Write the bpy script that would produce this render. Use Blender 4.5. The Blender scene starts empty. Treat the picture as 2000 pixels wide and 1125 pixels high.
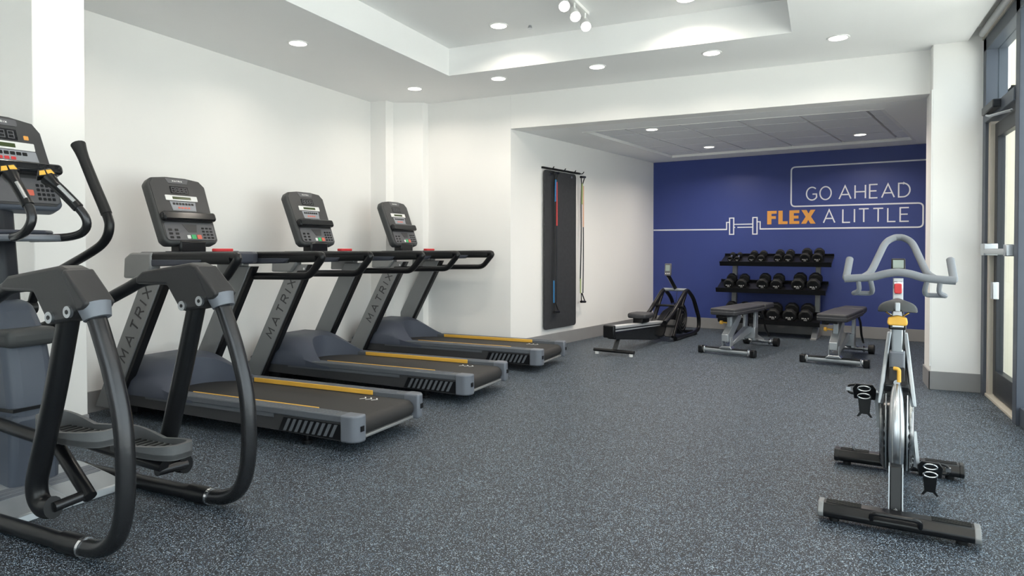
import bpy, bmesh, math, random
from mathutils import Vector, Matrix
R = math.radians
random.seed(4)
S = bpy.context.scene
C = S.collection

# ------------------------------------------------------------------ camera
cam = bpy.data.cameras.new('camera'); camo = bpy.data.objects.new('camera', cam); C.objects.link(camo)
camo.location = (0, 0, 1.15); camo.rotation_euler = (R(90 - .85), 0, R(25))
cam.sensor_width = 36; cam.lens = 36 * 1305 / 2000; cam.shift_y = -.0286
cam.clip_start = .05; cam.clip_end = 200
S.camera = camo
# ------------------------------------------------------------------ world, windows, exposure
w = bpy.data.worlds.new('sky'); S.world = w; w.use_nodes = True
w.node_tree.nodes['Background'].inputs[0].default_value = (.90, .96, 1.0, 1)
w.node_tree.nodes['Background'].inputs[1].default_value = 4.6
S.view_settings.view_transform = 'Standard'; S.view_settings.look = 'None'
S.view_settings.gamma = 1; S.view_settings.use_curve_mapping = False
S.view_settings.exposure = -.28
def portal(loc, rot, sx, sy):
    l = bpy.data.lights.new('window_portal', 'AREA'); l.shape = 'RECTANGLE'; l.size = sx; l.size_y = sy
    l.cycles.is_portal = True
    o = bpy.data.objects.new('window_portal', l); C.objects.link(o); o.location = loc; o.rotation_euler = rot
portal((1.32, 2.2, 1.42), (0, R(90), 0), 2.75, 8.2)
portal((-.55, -2.12, 1.42), (R(90), 0, 0), 3.2, 2.75)  # serves the added rear glazing
bounce_sun = bpy.data.lights.new('bounce_sun', 'SUN'); bounce_sun.energy = 26; bounce_sun.angle = R(3); bounce_sun.color = (1, .96, .9)  # assumed sun, added so lit paving bounces light up to the ceiling
suno = bpy.data.objects.new('bounce_sun', bounce_sun); C.objects.link(suno); suno.location = (-2, 3, 9)
suno.rotation_euler = Vector((.30, -.25, -.92)).to_track_quat('-Z', 'Y').to_euler()
CAN_W = 7.0

# ------------------------------------------------------------------ materials
MATS = {}
def mat(name, col, rough=.5, metal=0, noise=0, nscale=40, bump=0, spec=.35, emit=None, estr=0, coat=0):
    m = bpy.data.materials.new(name); m.use_nodes = True
    n = m.node_tree.nodes; L = m.node_tree.links; b = n['Principled BSDF']
    c = (*col, 1) if len(col) == 3 else col
    b.inputs['Base Color'].default_value = c
    b.inputs['Roughness'].default_value = rough; b.inputs['Metallic'].default_value = metal
    b.inputs['Specular IOR Level'].default_value = spec; b.inputs['Coat Weight'].default_value = coat
    if emit: b.inputs['Emission Color'].default_value = (*emit, 1); b.inputs['Emission Strength'].default_value = estr
    tc = n.new('ShaderNodeTexCoord'); t = n.new('ShaderNodeTexNoise'); t.inputs['Scale'].default_value = nscale
    t.inputs['Detail'].default_value = 4; L.new(tc.outputs['Object'], t.inputs['Vector'])
    if noise:
        mx = n.new('ShaderNodeMix'); mx.data_type = 'RGBA'
        mx.inputs[6].default_value = tuple(x * (1 - noise) for x in c[:3]) + (1,)
        mx.inputs[7].default_value = tuple(min(1, x * (1 + noise)) for x in c[:3]) + (1,)
        L.new(t.outputs['Fac'], mx.inputs[0]); L.new(mx.outputs[2], b.inputs['Base Color'])
    if bump:
        bp = n.new('ShaderNodeBump'); bp.inputs['Strength'].default_value = bump; bp.inputs['Distance'].default_value = .002
        L.new(t.outputs['Fac'], bp.inputs['Height']); L.new(bp.outputs[0], b.inputs['Normal'])
    MATS[name] = m; return m
mat('wall_white', (.87, .86, .845), .6, noise=.012, nscale=3, bump=.05)
mat('ceil_white', (.90, .90, .90), .7, noise=.01, nscale=3)
mat('blue_wall', (.040, .062, .24), .38, noise=.05, nscale=5, bump=.04)
mat('line_white', (.78, .80, .86), .5, noise=.01)
mat('orange', (.78, .36, .08), .5, noise=.02)
mat('baseboard', (.27, .27, .275), .5, noise=.06, nscale=8)
mat('tile', (.78, .79, .82), .85, noise=.08, nscale=160, bump=.2)
mat('tbar', (.16, .165, .18), .6, noise=.02)
mat('slate', (.075, .088, .115), .42, noise=.05, nscale=10)
mat('slate_dark', (.02, .023, .03), .4, noise=.05)
mat('jamb', (.55, .51, .44), .45, noise=.06, nscale=6)
mat('chrome', (.72, .73, .75), .18, 1, noise=.02)
mat('steel', (.52, .54, .57), .32, 1, noise=.04, nscale=12)
mat('alu', (.70, .72, .74), .35, .5, noise=.03)
mat('silver_paint', (.42, .45, .48), .38, .55, noise=.04, nscale=15)
mat('grey_metal', (.25, .255, .26), .42, .25, noise=.05, nscale=12)
mat('shell', (.055, .058, .06), .45, noise=.05)
mat('hood', (.07, .08, .108), .48, noise=.05, nscale=14, bump=.1)
mat('cap_grey', (.17, .185, .215), .45, .2, noise=.05, nscale=14)
mat('rail_grey', (.11, .12, .135), .55, noise=.1, nscale=60, bump=.2)
mat('black', (.007, .0075, .009), .30, noise=.1, nscale=20)
mat('black_gloss', (.010, .011, .013), .16, noise=.05)
mat('rubber', (.011, .012, .013), .55, noise=.15, nscale=80, bump=.2)
mat('belt', (.030, .029, .029), .62, noise=.2, nscale=220, bump=.15)
mat('panel', (.055, .055, .058), .35, noise=.05)
mat('panel_mid', (.12, .12, .13), .4, noise=.05)
mat('panel_light', (.30, .31, .34), .4, noise=.04)
mat('dash', (.050, .056, .075), .42, noise=.05)
mat('gun', (.055, .056, .06), .27, .8, noise=.05, nscale=15)
mat('cover', (.030, .030, .032), .42, noise=.06, nscale=60, bump=.15)
mat('pedal', (.12, .125, .13), .55, noise=.06, nscale=50)
mat('yellow', (.80, .45, .07), .42, noise=.04)
mat('red', (.62, .045, .05), .4, noise=.03)
mat('red_btn', (.70, .16, .11), .4, noise=.03)
mat('green_btn', (.06, .42, .16), .4, noise=.03)
mat('lcd', (.05, .07, .025), .2, noise=.05)
mat('lcd_grey', (.30, .36, .33), .2, noise=.03)
mat('white_label', (.75, .75, .74), .5, noise=.02)
mat('pad', (.042, .043, .048), .48, noise=.06, nscale=60, bump=.15)
mat('bar_grey', (.20, .215, .24), .5, noise=.05, nscale=50, bump=.1)
mat('matt_foam', (.035, .037, .042), .75, noise=.25, nscale=25, bump=.3)
mat('tube_blue', (.03, .19, .42), .4, noise=.03)
mat('tube_red', (.55, .06, .06), .4, noise=.03)
mat('tube_peach', (.75, .45, .32), .4, noise=.03)
mat('tube_green', (.35, .42, .2), .4, noise=.03)
mat('wheel_clear', (.45, .46, .48), .15, .8, noise=.05)
mat('concrete', (.62, .61, .58), .8, noise=.1, nscale=4)
mat('cream', (.50, .46, .38), .8, noise=.04, nscale=3)
mat('lamp', (1, .95, .88), .5, emit=(1, .93, .82), estr=9)
mat('trim_white', (.85, .85, .84), .4, noise=.01)

def floor_mat():
    m = bpy.data.materials.new('rubber_floor'); m.use_nodes = True
    n = m.node_tree.nodes; L = m.node_tree.links; b = n['Principled BSDF']
    tc = n.new('ShaderNodeTexCoord')
    def layer(scale, thr, seed):
        mp = n.new('ShaderNodeMapping'); mp.inputs['Location'].default_value = (seed, seed * .7, 0)
        L.new(tc.outputs['Object'], mp.inputs[0])
        v = n.new('ShaderNodeTexVoronoi'); v.inputs['Scale'].default_value = scale; v.voronoi_dimensions = '2D'
        L.new(mp.outputs[0], v.inputs['Vector'])
        sx = n.new('ShaderNodeSeparateColor'); L.new(v.outputs['Color'], sx.inputs[0])
        g = n.new('ShaderNodeMath'); g.operation = 'GREATER_THAN'; g.inputs[1].default_value = thr
        L.new(sx.outputs[0], g.inputs[0])
        d = n.new('ShaderNodeMath'); d.operation = 'LESS_THAN'; d.inputs[1].default_value = .42
        L.new(v.outputs['Distance'], d.inputs[0])
        k = n.new('ShaderNodeMath'); k.operation = 'MULTIPLY'; L.new(g.outputs[0], k.inputs[0]); L.new(d.outputs[0], k.inputs[1])
        return k.outputs[0], sx.outputs[1]
    a, ra = layer(205, .84, 3.1); c2, rc = layer(340, .84, 9.7)
    mx = n.new('ShaderNodeMath'); mx.operation = 'MAXIMUM'; L.new(a, mx.inputs[0]); L.new(c2, mx.inputs[1])
    ramp = n.new('ShaderNodeMix'); ramp.data_type = 'RGBA'
    ramp.inputs[6].default_value = (.11, .20, .31, 1); ramp.inputs[7].default_value = (.52, .62, .70, 1)
    L.new(ra, ramp.inputs[0])
    mix = n.new('ShaderNodeMix'); mix.data_type = 'RGBA'
    mix.inputs[6].default_value = (.014, .018, .025, 1)
    L.new(mx.outputs[0], mix.inputs[0]); L.new(ramp.outputs[2], mix.inputs[7]); L.new(mix.outputs[2], b.inputs['Base Color'])
    b.inputs['Roughness'].default_value = .52; b.inputs['Specular IOR Level'].default_value = .42
    bp = n.new('ShaderNodeBump'); bp.inputs['Strength'].default_value = .15; bp.inputs['Distance'].default_value = .001
    L.new(mx.outputs[0], bp.inputs['Height']); L.new(bp.outputs[0], b.inputs['Normal'])
    MATS['floor'] = m
floor_mat()
def glass_mat():
    m = bpy.data.materials.new('pane_glass'); m.use_nodes = True
    n = m.node_tree.nodes; L = m.node_tree.links; n.remove(n['Principled BSDF'])
    t = n.new('ShaderNodeBsdfTransparent'); t.inputs[0].default_value = (.93, .96, .95, 1)
    g = n.new('ShaderNodeBsdfGlossy'); g.inputs['Roughness'].default_value = .02
    x = n.new('ShaderNodeMixShader'); x.inputs[0].default_value = .06; L.new(t.outputs[0], x.inputs[1]); L.new(g.outputs[0], x.inputs[2])
    L.new(x.outputs[0], n['Material Output'].inputs[0]); MATS['glass'] = m
glass_mat()

# ------------------------------------------------------------------ mesh helpers
class MB:
    def __init__(s): s.v = []; s.f = []
    def add(s, vs, fs):
        o = len(s.v); s.v += [tuple(v) for v in vs]; s.f += [tuple(i + o for i in f) for f in fs]; return s
    def box(s, lo, hi, M=None):
        x0, y0, z0 = lo; x1, y1, z1 = hi
        vs = [Vector(p) for p in ((x0,y0,z0),(x1,y0,z0),(x1,y1,z0),(x0,y1,z0),(x0,y0,z1),(x1,y0,z1),(x1,y1,z1),(x0,y1,z1))]
        if M: vs = [M @ v for v in vs]
        return s.add(vs, ((0,3,2,1),(4,5,6,7),(0,1,5,4),(1,2,6,5),(2,3,7,6),(3,0,4,7)))
    def prism(s, poly, mp, d0, d1):
        """2D polygon extruded from d0 to d1, mp(a, b, d) -> 3D"""
        n = len(poly); vs = [mp(a, b, d0) for a, b in poly] + [mp(a, b, d1) for a, b in poly]
        return s.add(vs, [tuple(range(n))[::-1], tuple(range(n, 2 * n))] + [(i, (i + 1) % n, n + (i + 1) % n, n + i) for i in range(n)])
    def tube(s, path, r, seg=12, flat=1.0, caps=True, side=None):
        """sweep of a circle (or oval: flat scales across `side`) along a path"""
        P = [Vector(p) for p in path]; n = len(P); rs = r if isinstance(r, (list, tuple)) else [r] * n
        T = [(P[min(i + 1, n - 1)] - P[max(i - 1, 0)]).normalized() for i in range(n)]
        up = Vector(side) if side else (Vector((0, 0, 1)) if abs(T[0].z) < .9 else Vector((0, 1, 0)))
        N = (up - T[0] * up.dot(T[0])).normalized(); vs = []
        for i in range(n):
            N = (N - T[i] * N.dot(T[i])).normalized(); B = T[i].cross(N)
            for k in range(seg):
                a = 2 * math.pi * k / seg
                vs.append(P[i] + rs[i] * (N * math.cos(a) * flat + B * math.sin(a)))
        fs = [(i * seg + k, i * seg + (k + 1) % seg, (i + 1) * seg + (k + 1) % seg, (i + 1) * seg + k) for i in range(n - 1) for k in range(seg)]
        if caps: fs += [tuple(range(seg))[::-1], tuple(range((n - 1) * seg, n * seg))]
        return s.add(vs, fs)
    def cyl(s, a, b, r, seg=20, r2=None): return s.tube([a, b], [r, r if r2 is None else r2], seg)
    def grid(s, fn, nu, nv, thick=None):
        vs = [fn(i / nu, j / nv) for i in range(nu + 1) for j in range(nv + 1)]
        return s.add(vs, [(i * (nv + 1) + j, (i + 1) * (nv + 1) + j, (i + 1) * (nv + 1) + j + 1, i * (nv + 1) + j + 1) for i in range(nu) for j in range(nv)])
    def build(s, name, m, parent=None, bevel=0, seg=2, ang=35, loc=None, weld=False):
        me = bpy.data.meshes.new(name); me.from_pydata(s.v, [], s.f)
        bm = bmesh.new(); bm.from_mesh(me)
        if weld: bmesh.ops.remove_doubles(bm, verts=bm.verts, dist=1e-5)
        bmesh.ops.recalc_face_normals(bm, faces=bm.faces); bm.to_mesh(me); bm.free()
        me.polygons.foreach_set('use_smooth', [True] * len(me.polygons)); me.set_sharp_from_angle(angle=R(ang))
        me.materials.append(MATS[m]); o = bpy.data.objects.new(name, me); C.objects.link(o)
        if bevel:
            b = o.modifiers.new('bevel', 'BEVEL'); b.width = bevel; b.segments = seg; b.limit_method = 'ANGLE'; b.angle_limit = R(30)
            b.harden_normals = False
        if parent: o.parent = parent
        if loc: o.location = loc
        return o
def fillet(pts, r, n=5):
    P = [Vector(p) for p in pts]; out = [P[0]]
    for i in range(1, len(P) - 1):
        a, b, c = P[i - 1], P[i], P[i + 1]
        d = min(r, (a - b).length * .49, (c - b).length * .49)
        p, q = b + (a - b).normalized() * d, b + (c - b).normalized() * d
        for k in range(n + 1):
            t = k / n; out.append(p * (1 - t) ** 2 + b * 2 * t * (1 - t) + q * t * t)
    return out + [P[-1]]
def smooth(pts, n=6):
    P = [Vector(p) for p in pts]; P = [P[0] * 2 - P[1]] + P + [P[-1] * 2 - P[-2]]; out = []
    for i in range(1, len(P) - 2):
        for k in range(n):
            t = k / n; a, b, c, d = P[i - 1:i + 3]
            out.append(.5 * (2 * b + (c - a) * t + (2 * a - 5 * b + 4 * c - d) * t * t + (3 * b - a - 3 * c + d) * t ** 3))
    return out + [P[-2]]
def rrect(w, h, r, n=4):
    out = []
    for cx, cy, a0 in ((w/2-r, h/2-r, 0), (-w/2+r, h/2-r, 90), (-w/2+r, -h/2+r, 180), (w/2-r, -h/2+r, 270)):
        for k in range(n + 1):
            a = R(a0 + 90 * k / n); out.append((cx + r * math.cos(a), cy + r * math.sin(a)))
    return out
def empty(name, loc, rz=0, label=None, cat=None, group=None):
    o = bpy.data.objects.new(name, None); C.objects.link(o); o.location = loc; o.rotation_euler = (0, 0, rz); o.empty_display_size = .1
    tag(o, label, cat, group); return o
def tag(o, label=None, cat=None, group=None, kind=None):
    for k, v in (('label', label), ('category', cat), ('group', group), ('kind', kind)):
        if v: o[k] = v
    return o
def copy_tree(o, parent=None):
    c = o.copy(); C.objects.link(c); c.parent = parent
    for ch in o.children: copy_tree(ch, c)
    return c
def struct(o, label=None): o['kind'] = 'structure'; (label and o.__setitem__('label', label)); return o
XZ = lambda y0: (lambda a, b, d: (a, y0 + d, b))           # polygon in x-z, extruded along y
XY = lambda z0: (lambda a, b, d: (a, b, z0 + d))
YZ = lambda x0: (lambda a, b, d: (x0 + d, a, b))

# stroke lettering ------------------------------------------------------------
def arc(cx, cy, rx, ry, a0, a1, n=14): return [(cx + rx * math.cos(R(a0 + (a1 - a0) * k / n)), cy + ry * math.sin(R(a0 + (a1 - a0) * k / n))) for k in range(n + 1)]
GL = {'A': (.86, [[(0, 0), (.43, 1), (.86, 0)], [(.15, .33), (.71, .33)]]),
 'E': (.55, [[(.55, 1), (0, 1), (0, 0), (.55, 0)], [(0, .52), (.48, .52)]]),
 'F': (.55, [[(.55, 1), (0, 1), (0, 0)], [(0, .5), (.48, .5)]]),
 'H': (.74, [[(0, 0), (0, 1)], [(.74, 0), (.74, 1)], [(0, .5), (.74, .5)]]),
 'I': (.0, [[(0, 0), (0, 1)]]), 'L': (.5, [[(0, 1), (0, 0), (.5, 0)]]),
 'T': (.66, [[(0, 1), (.66, 1)], [(.33, 1), (.33, 0)]]),
 'X': (.72, [[(0, 0), (.72, 1)], [(0, 1), (.72, 0)]]),
 'M': (.92, [[(0, 0), (.12, 1), (.46, .3), (.80, 1), (.92, 0)]]),
 'R': (.66, [[(0, 0), (0, 1), (.42, 1)] + arc(.42, .75, .22, .25, 90, -90, 8) + [(0, .5)], [(.36, .5), (.66, 0)]]),
 'U': (.66, [[(0, 1), (0, .3)] + arc(.33, .3, .33, .3, 180, 360, 8) + [(.66, 1)]]),
 'O': (.95, [arc(.475, .5, .475, .5, 0, 360, 26)]), 'D': (.76, [[(0, 0), (0, 1), (.3, 1)] + arc(.3, .5, .46, .5, 90, -90, 12) + [(0, 0)]]),
 'G': (.86, [arc(.48, .5, .48, .5, 48, 325, 20) + [(.86, .46), (.52, .46)]]), ' ': (.28, []),
 '8': (.5, [[(0, 0), (.5, 0), (.5, 1), (0, 1), (0, 0)], [(0, .5), (.5, .5)]])}
def ribbon(mb, pts, wd, mp, d0, d1):
    P = [Vector(p) for p in pts]; n = len(P); cl = (P[0] - P[-1]).length < 1e-6
    Lf, Rt = [], []
    for i in range(n):
        a = P[i - 1] if i else (P[-2] if cl else None); c = P[i + 1] if i < n - 1 else (P[1] if cl else None)
        d1v = (P[i] - a).normalized() if a is not None else None; d2v = (c - P[i]).normalized() if c is not None else None
        t = (d1v + d2v) if (d1v is not None and d2v is not None) else (d1v if d2v is None else d2v)
        if t.length < 1e-4: t = d1v
        t = t.normalized(); nrm = Vector((-t.y, t.x)); ref = d1v if d1v is not None else d2v
        k = wd / 2 / max(.45, abs(t.dot(ref))); Lf.append(P[i] + nrm * k); Rt.append(P[i] - nrm * k)
    vs = []
    for i in range(n):
        for q in (Lf[i], Rt[i]): vs += [mp(q.x, q.y, d0), mp(q.x, q.y, d1)]
    fs = []
    for i in range(n - 1):
        a, b = 4 * i, 4 * i + 4
        fs += [(a + 1, a + 3, b + 3, b + 1), (a, a + 1, b + 1, b), (a + 2, b + 2, b + 3, a + 3), (a, b, b + 2, a + 2)]
    if not cl: fs += [(0, 2, 3, 1), (4 * n - 4, 4 * n - 3, 4 * n - 1, 4 * n - 2)]
    mb.add(vs, fs)
def word(mb, text, width, h, stroke, mp, d0, d1, gap=.26):
    adv = sum(GL[c][0] for c in text) + gap * (len(text) - 1); sx = (width) / (adv * h); x = 0
    for c in text:
        for st in GL[c][1]: ribbon(mb, [((x + a) * h * sx, b * (h - stroke) + stroke / 2) for a, b in st], stroke, mp, d0, d1)
        x += GL[c][0] + gap

# ================================================================== SETTING
ZC, ZT, ZA = 2.81, 3.07, 2.444
A = Vector((-3.07, 6.55)); B = Vector((-2.33, 10.05)); CC = Vector((2.0, 9.507))
XL = -4.66; YB = -2.0; XR = 1.19
struct(MB().prism([(XL - .2, YB), (XR + .1, YB), (XR + .1, 6.9), (2.15, 6.9), (2.15, 10.3), (XL - .2, 10.3)], XY(-.12), 0, .12).build('floor', 'floor'))
# main ceiling with raised tray
m = MB()
m.box((XL, YB, ZC), (-3.27, 6.55, ZT)); m.box((-.232, YB, ZC), (1.035, 6.55, ZT))
m.box((-3.27, 5.578, ZC), (-.232, 6.55, ZT)); m.box((-3.27, YB, ZC), (-.232, -.6, ZT))
m.box((XL - .15, YB - .15, ZT), (1.35, 10.4, ZT + .1))
struct(m.build('ceiling', 'ceil_white'))
# walls
struct(MB().box((XL - .15, YB, 0), (XL, 6.4, ZC)).build('wall_left', 'wall_white'))
m = MB().prism([(XL - .15, 6.2), (-4.45, 6.2), (-4.44, 6.33), (-4.13, 6.46), (-4.115, 6.55), (-4.115, 6.8), (XL - .15, 6.8)], XY(0), 0, ZC)
struct(m.build('wall_corner', 'wall_white'))
m = MB().prism([(-4.116, 6.55), (A.x, 6.55), (B.x, B.y), (B.x - .2, B.y + .05), (-4.116, 6.8)], XY(0), 0, ZC)
struct(m.build('wall_alcove_left', 'wall_white'))
struct(MB().box((A.x, 6.55, ZA), (1.35, 6.75, ZT)).build('wall_beam', 'wall_white', bevel=.004))
struct(MB().prism([(B.x - .2, B.y + .022), (CC.x + .2, CC.y - .025), (CC.x + .2, CC.y + .15), (B.x - .2, B.y + .2)], XY(0), 0, ZT).build('wall_back', 'blue_wall'))
struct(MB().box((2.0, 6.75, 0), (2.15, 9.7, ZA + .4)).build('wall_alcove_right', 'wall_white'))
struct(MB().box((1.19, 6.75, 0), (2.15, 6.9, ZT)).build('wall_alcove_front', 'cream'))
struct(MB().box((.797, 6.40, 0), (1.19, 6.75, ZT)).build('wall_pillar', 'wall_white', bevel=.006))
struct(MB().box((XL, 2.28, 0), (-4.04, 2.575, ZC)).build('wall_column', 'wall_white', bevel=.006))
m = MB().box((XL - .15, YB - .15, 0), (-2.2, YB, ZT)); m.box((-2.2, YB - .15, 2.72), (1.35, YB, ZT)); m.box((1.1, YB - .15, 0), (1.35, YB, 2.72)); m.box((-2.2, YB - .15, 0), (1.1, YB, .10))
struct(m.build('wall_rear', 'wall_white'))
m = MB()
for x in (-2.17, -1.1, 0, 1.07): m.box((x - .03, YB - .13, .10), (x + .03, YB - .03, 2.72))
w2 = struct(m.build('added_window', 'slate'), 'added slate framed glazing in the unseen rear wall')  # unseen rear glazing, added to light the pillar and beam from the front
MB().box((-2.2, YB - .085, .10), (1.1, YB - .077, 2.72)).build('pane', 'glass', w2)
# baseboards
BH = .15
def base(name, p, q, t=.012):
    p = Vector(p); q = Vector(q); d = (q - p).normalized(); n = Vector((d.y, -d.x)) * t
    mb = MB().prism([p, q, q + n, p + n], XY(0), 0, BH)
    return struct(mb.build(name, 'baseboard', bevel=.003))
base('baseboard_left', (XL, 2.59), (XL, 6.2))
base('baseboard_corner', (-4.117, 6.55), (A.x + .002, 6.55))
base('baseboard_alcove', (A.x, A.y), (B.x, B.y))
base('baseboard_back', (B.x, B.y - .004), (CC.x, CC.y - .004))
base('baseboard_pillar', (.785, 6.40), (1.17, 6.40))
base('baseboard_pillar_side', (.797, 6.75), (.797, 6.388))
base('baseboard_column', (-4.04, 2.268), (-4.04, 2.575)); base('baseboard_column_front', (XL, 2.28), (-4.028, 2.28))
# lift the pillar's plaster corner bead
struct(MB().box((.790, 6.394, .19), (.799, 6.404, 2.444)).build('trim_1', 'trim_white'))
# alcove ceiling with a recessed tile field
rec = [Vector((-2.436, 7.065)), Vector((-1.985, 9.60)), Vector((.985, 9.23)), Vector((.50, 7.075))]
out = [Vector((A.x, 6.75)), Vector((B.x - .1, B.y + .02)), Vector((CC.x, CC.y)), Vector((CC.x, 6.75))]
out[0] = Vector((A.x + .0, 6.75))
m = MB()
for i in range(4):
    j = (i + 1) % 4
    m.prism([out[i], out[j], rec[j], rec[i]], XY(ZA), 0, .055)
ca = struct(m.build('ceiling_alcove', 'ceil_white'))
MB().prism(rec, XY(ZA + .075), 0, .03).build('tile_backing', 'tbar', ca)
m = MB()
for i in range(4):
    a, b = rec[i], rec[(i + 1) % 4]; c = sum(rec, Vector((0, 0))) / 4
    m.prism([a, b, b + (c - b) * .022, a + (c - a) * .022], XY(ZA - .003), 0, .05)
m.build('recess_trim', 'trim_white', ca)
def clip(poly, clipper):
    def inside(p, a, b): return (b.x - a.x) * (p.y - a.y) - (b.y - a.y) * (p.x - a.x) <= 1e-9
    def isec(p, q, a, b):
        d1 = (b.x - a.x) * (p.y - a.y) - (b.y - a.y) * (p.x - a.x); d2 = (b.x - a.x) * (q.y - a.y) - (b.y - a.y) * (q.x - a.x)
        return p + (q - p) * (d1 / (d1 - d2))
    for i in range(len(clipper)):
        a, b = clipper[i], clipper[(i + 1) % len(clipper)]; o = []
        for k in range(len(poly)):
            p, q = poly[k], poly[(k + 1) % len(poly)]
            if inside(p, a, b):
                o.append(p)
                if not inside(q, a, b): o.append(isec(p, q, a, b))
            elif inside(q, a, b): o.append(isec(p, q, a, b))
        poly = o
        if len(poly) < 3: return None
    return poly
o0 = Vector((-2.043, 7.096)); vd = Vector((.114, .525)); g = .013
for i in range(-2, 6):
    for j in range(-1, 6):
        p = o0 + Vector((.593, 0)) * i + vd * j
        cell = [p + Vector((g, g)), p + vd + Vector((g, -g)), p + vd + Vector((.593 - g, -g)), p + Vector((.593 - g, g))]
        poly = clip(cell, rec)
        if poly and len(poly) > 2:
            ar = abs(sum(poly[k].x * poly[(k + 1) % len(poly)].y - poly[(k + 1) % len(poly)].x * poly[k].y for k in range(len(poly)))) / 2
            if ar > .01: MB().prism(poly, XY(ZA + .03), 0, .03).build('ceiling_tile', 'tile', ca)

# ---------------------------------------------------------------- glazing with the door
gl = struct(MB().box((1.14, 6.30, 0), (1.28, 6.40, 2.80)).build('window_1', 'slate'), 'slate framed glazing')
posts = [5.36, 3.9, 2.4, .9, -.6, -1.95]
for y in posts: MB().box((1.14, y - .05, 0), (1.30, y + .05, 2.80)).build('post', 'slate', gl, bevel=.004)
MB().box((1.14, -2.0, 2.70), (1.28, 6.40, 2.80)).build('header', 'slate', gl, bevel=.004)
MB().box((1.13, 5.41, 2.13), (1.28, 6.30, 2.22)).build('transom', 'slate', gl, bevel=.004)
MB().box((1.215, 5.41, 2.22), (1.223, 6.30, 2.70)).build('pane', 'glass', gl)
for a, b in zip(posts[1:], posts[:-1]):
    MB().box((1.215, a + .05, .12), (1.223, b - .05, 2.70)).build('pane', 'glass', gl)
    MB().box((1.16, a + .05, 0), (1.28, b - .05, .12)).build('sill', 'slate', gl, bevel=.004)
struct(MB().box((1.05, -2.0, ZT - .16), (1.13, 6.40, ZT)).build('trim_2', 'wall_white'))
tag(MB().tube([(1.125, -1.95, 2.845), (1.125, 6.36, 2.845)], .028, 14).build('roller_blind', 'trim_white'), 'rolled white blind tube above the slate window frames', 'blind')
struct(MB().box((1.13, -2.15, 2.80), (1.35, 6.40, ZT)).build('trim_3', 'jamb'))
struct(MB().box((1.15, 5.41, 0), (1.33, 6.30, .022)).build('trim_4', 'jamb', bevel=.004), 'metal door threshold')
dr = struct(MB().box((1.16, 6.24, .02), (1.27, 6.30, 2.13)).build('door_1', 'jamb'), 'glass door with push bar')
m = MB(); m.box((1.19, 6.15, .03), (1.24, 6.235, 2.11)); m.box((1.19, 5.42, .03), (1.24, 5.50, 2.11)); m.box((1.19, 5.50, 2.0), (1.24, 6.15, 2.11)); m.box((1.19, 5.50, .03), (1.24, 6.15, .22))
lf = m.build('leaf_frame', 'slate_dark', dr, bevel=.003)
MB().box((1.212, 5.50, .22), (1.220, 6.15, 2.0)).build('pane', 'glass', dr)
pb = MB().tube([(1.12, 5.47, 1.13), (1.12, 6.2, 1.13)], .022, 12).build('push_bar', 'steel', dr)
m = MB(); m.box((1.10, 6.10, 1.10), (1.19, 6.22, 1.19)); m.box((1.10, 5.43, 1.10), (1.19, 5.50, 1.18)); m.build('push_bar_mount', 'steel', dr, bevel=.006)
MB().box((1.15, 6.06, 1.32 - .55), (1.19, 6.13, .90)).build('lock_box', 'steel', dr, bevel=.005)
cl = MB().box((1.08, 5.75, 2.155), (1.14, 6.12, 2.215)).build('door_closer', 'slate_dark', dr, bevel=.008)
MB().tube([(1.10, 6.05, 2.15), (1.08, 5.85, 2.11), (1.16, 5.6, 2.10)], .010, 8).build('closer_arm', 'steel', cl)
# outside: paving and the neighbouring cream facade
struct(MB().box((1.29, -14, -.14), (16, 14, -.02)).box((-8, -14, -.14), (1.29, -2.2, -.02)).build('ground_outside', 'concrete'), 'pale paving outside')
struct(MB().box((1.30, 6.95, -.02), (2.6, 7.1, 3.4)).build('wall_outside', 'cream'), 'cream facade outside the glass door')

# ================================================================== BLUE WALL LETTERING
wd = (CC - B).normalized(); wn = Vector((wd.y, -wd.x))      # along the wall, out of the wall
def WM(a, b, d): p = B + wd * a + wn * d; return (p.x, p.y, b)
wl = empty('wall_lettering', (0, 0, 0), 0, 'thin white outline, barbell icon and slogan lettering on the blue wall', 'wall graphic')
def sh(x, z): return lambda a, b, d: WM(x + a, z + b, d)
T0, T1 = .001, .005
for tx, xx, ww, zz in (('GO', 2.135, .30, 1.792), ('AHEAD', 2.53, .795, 1.792), ('A', 2.345, .135, 1.486), ('LITTLE', 2.575, .74, 1.486)):
    hh = .186; adv = sum(GL[c][0] for c in tx) + .30 * (len(tx) - 1); kx = ww / adv; x0 = 0
    for c in tx:
        mb = MB()
        for st in GL[c][1]: ribbon(mb, [(xx + (x0 + a) * kx, zz + .008 + b * (hh - .016)) for a, b in st], .016, WM, T0, T1)
        mb.build('letter', 'line_white', wl); x0 += GL[c][0] + .30
BOLD = {'F': (.60, [(0, 0), (0, 1), (.60, 1), (.60, .79), (.27, .79), (.27, .61), (.55, .61), (.55, .40), (.27, .40), (.27, 0)]),
 'L': (.58, [(0, 0), (0, 1), (.27, 1), (.27, .21), (.58, .21), (.58, 0)]),
 'E': (.61, [(0, 0), (0, 1), (.61, 1), (.61, .79), (.27, .79), (.27, .605), (.56, .605), (.56, .395), (.27, .395), (.27, .21), (.61, .21), (.61, 0)]),
 'X': (.88, [(0, 0), (.28, .51), (.02, 1), (.33, 1), (.45, .73), (.57, 1), (.86, 1), (.60, .51), (.88, 0), (.57, 0), (.44, .28), (.31, 0)])}
x0 = 1.636
for c in 'FLEX':
    tag(MB().prism([(x0 + a * .205, 1.486 + b * .184) for a, b in BOLD[c][1]], WM, T0, T1).build('letter', 'orange', wl), 'bold orange letter'); x0 += BOLD[c][0] * .205 + .022
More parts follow.
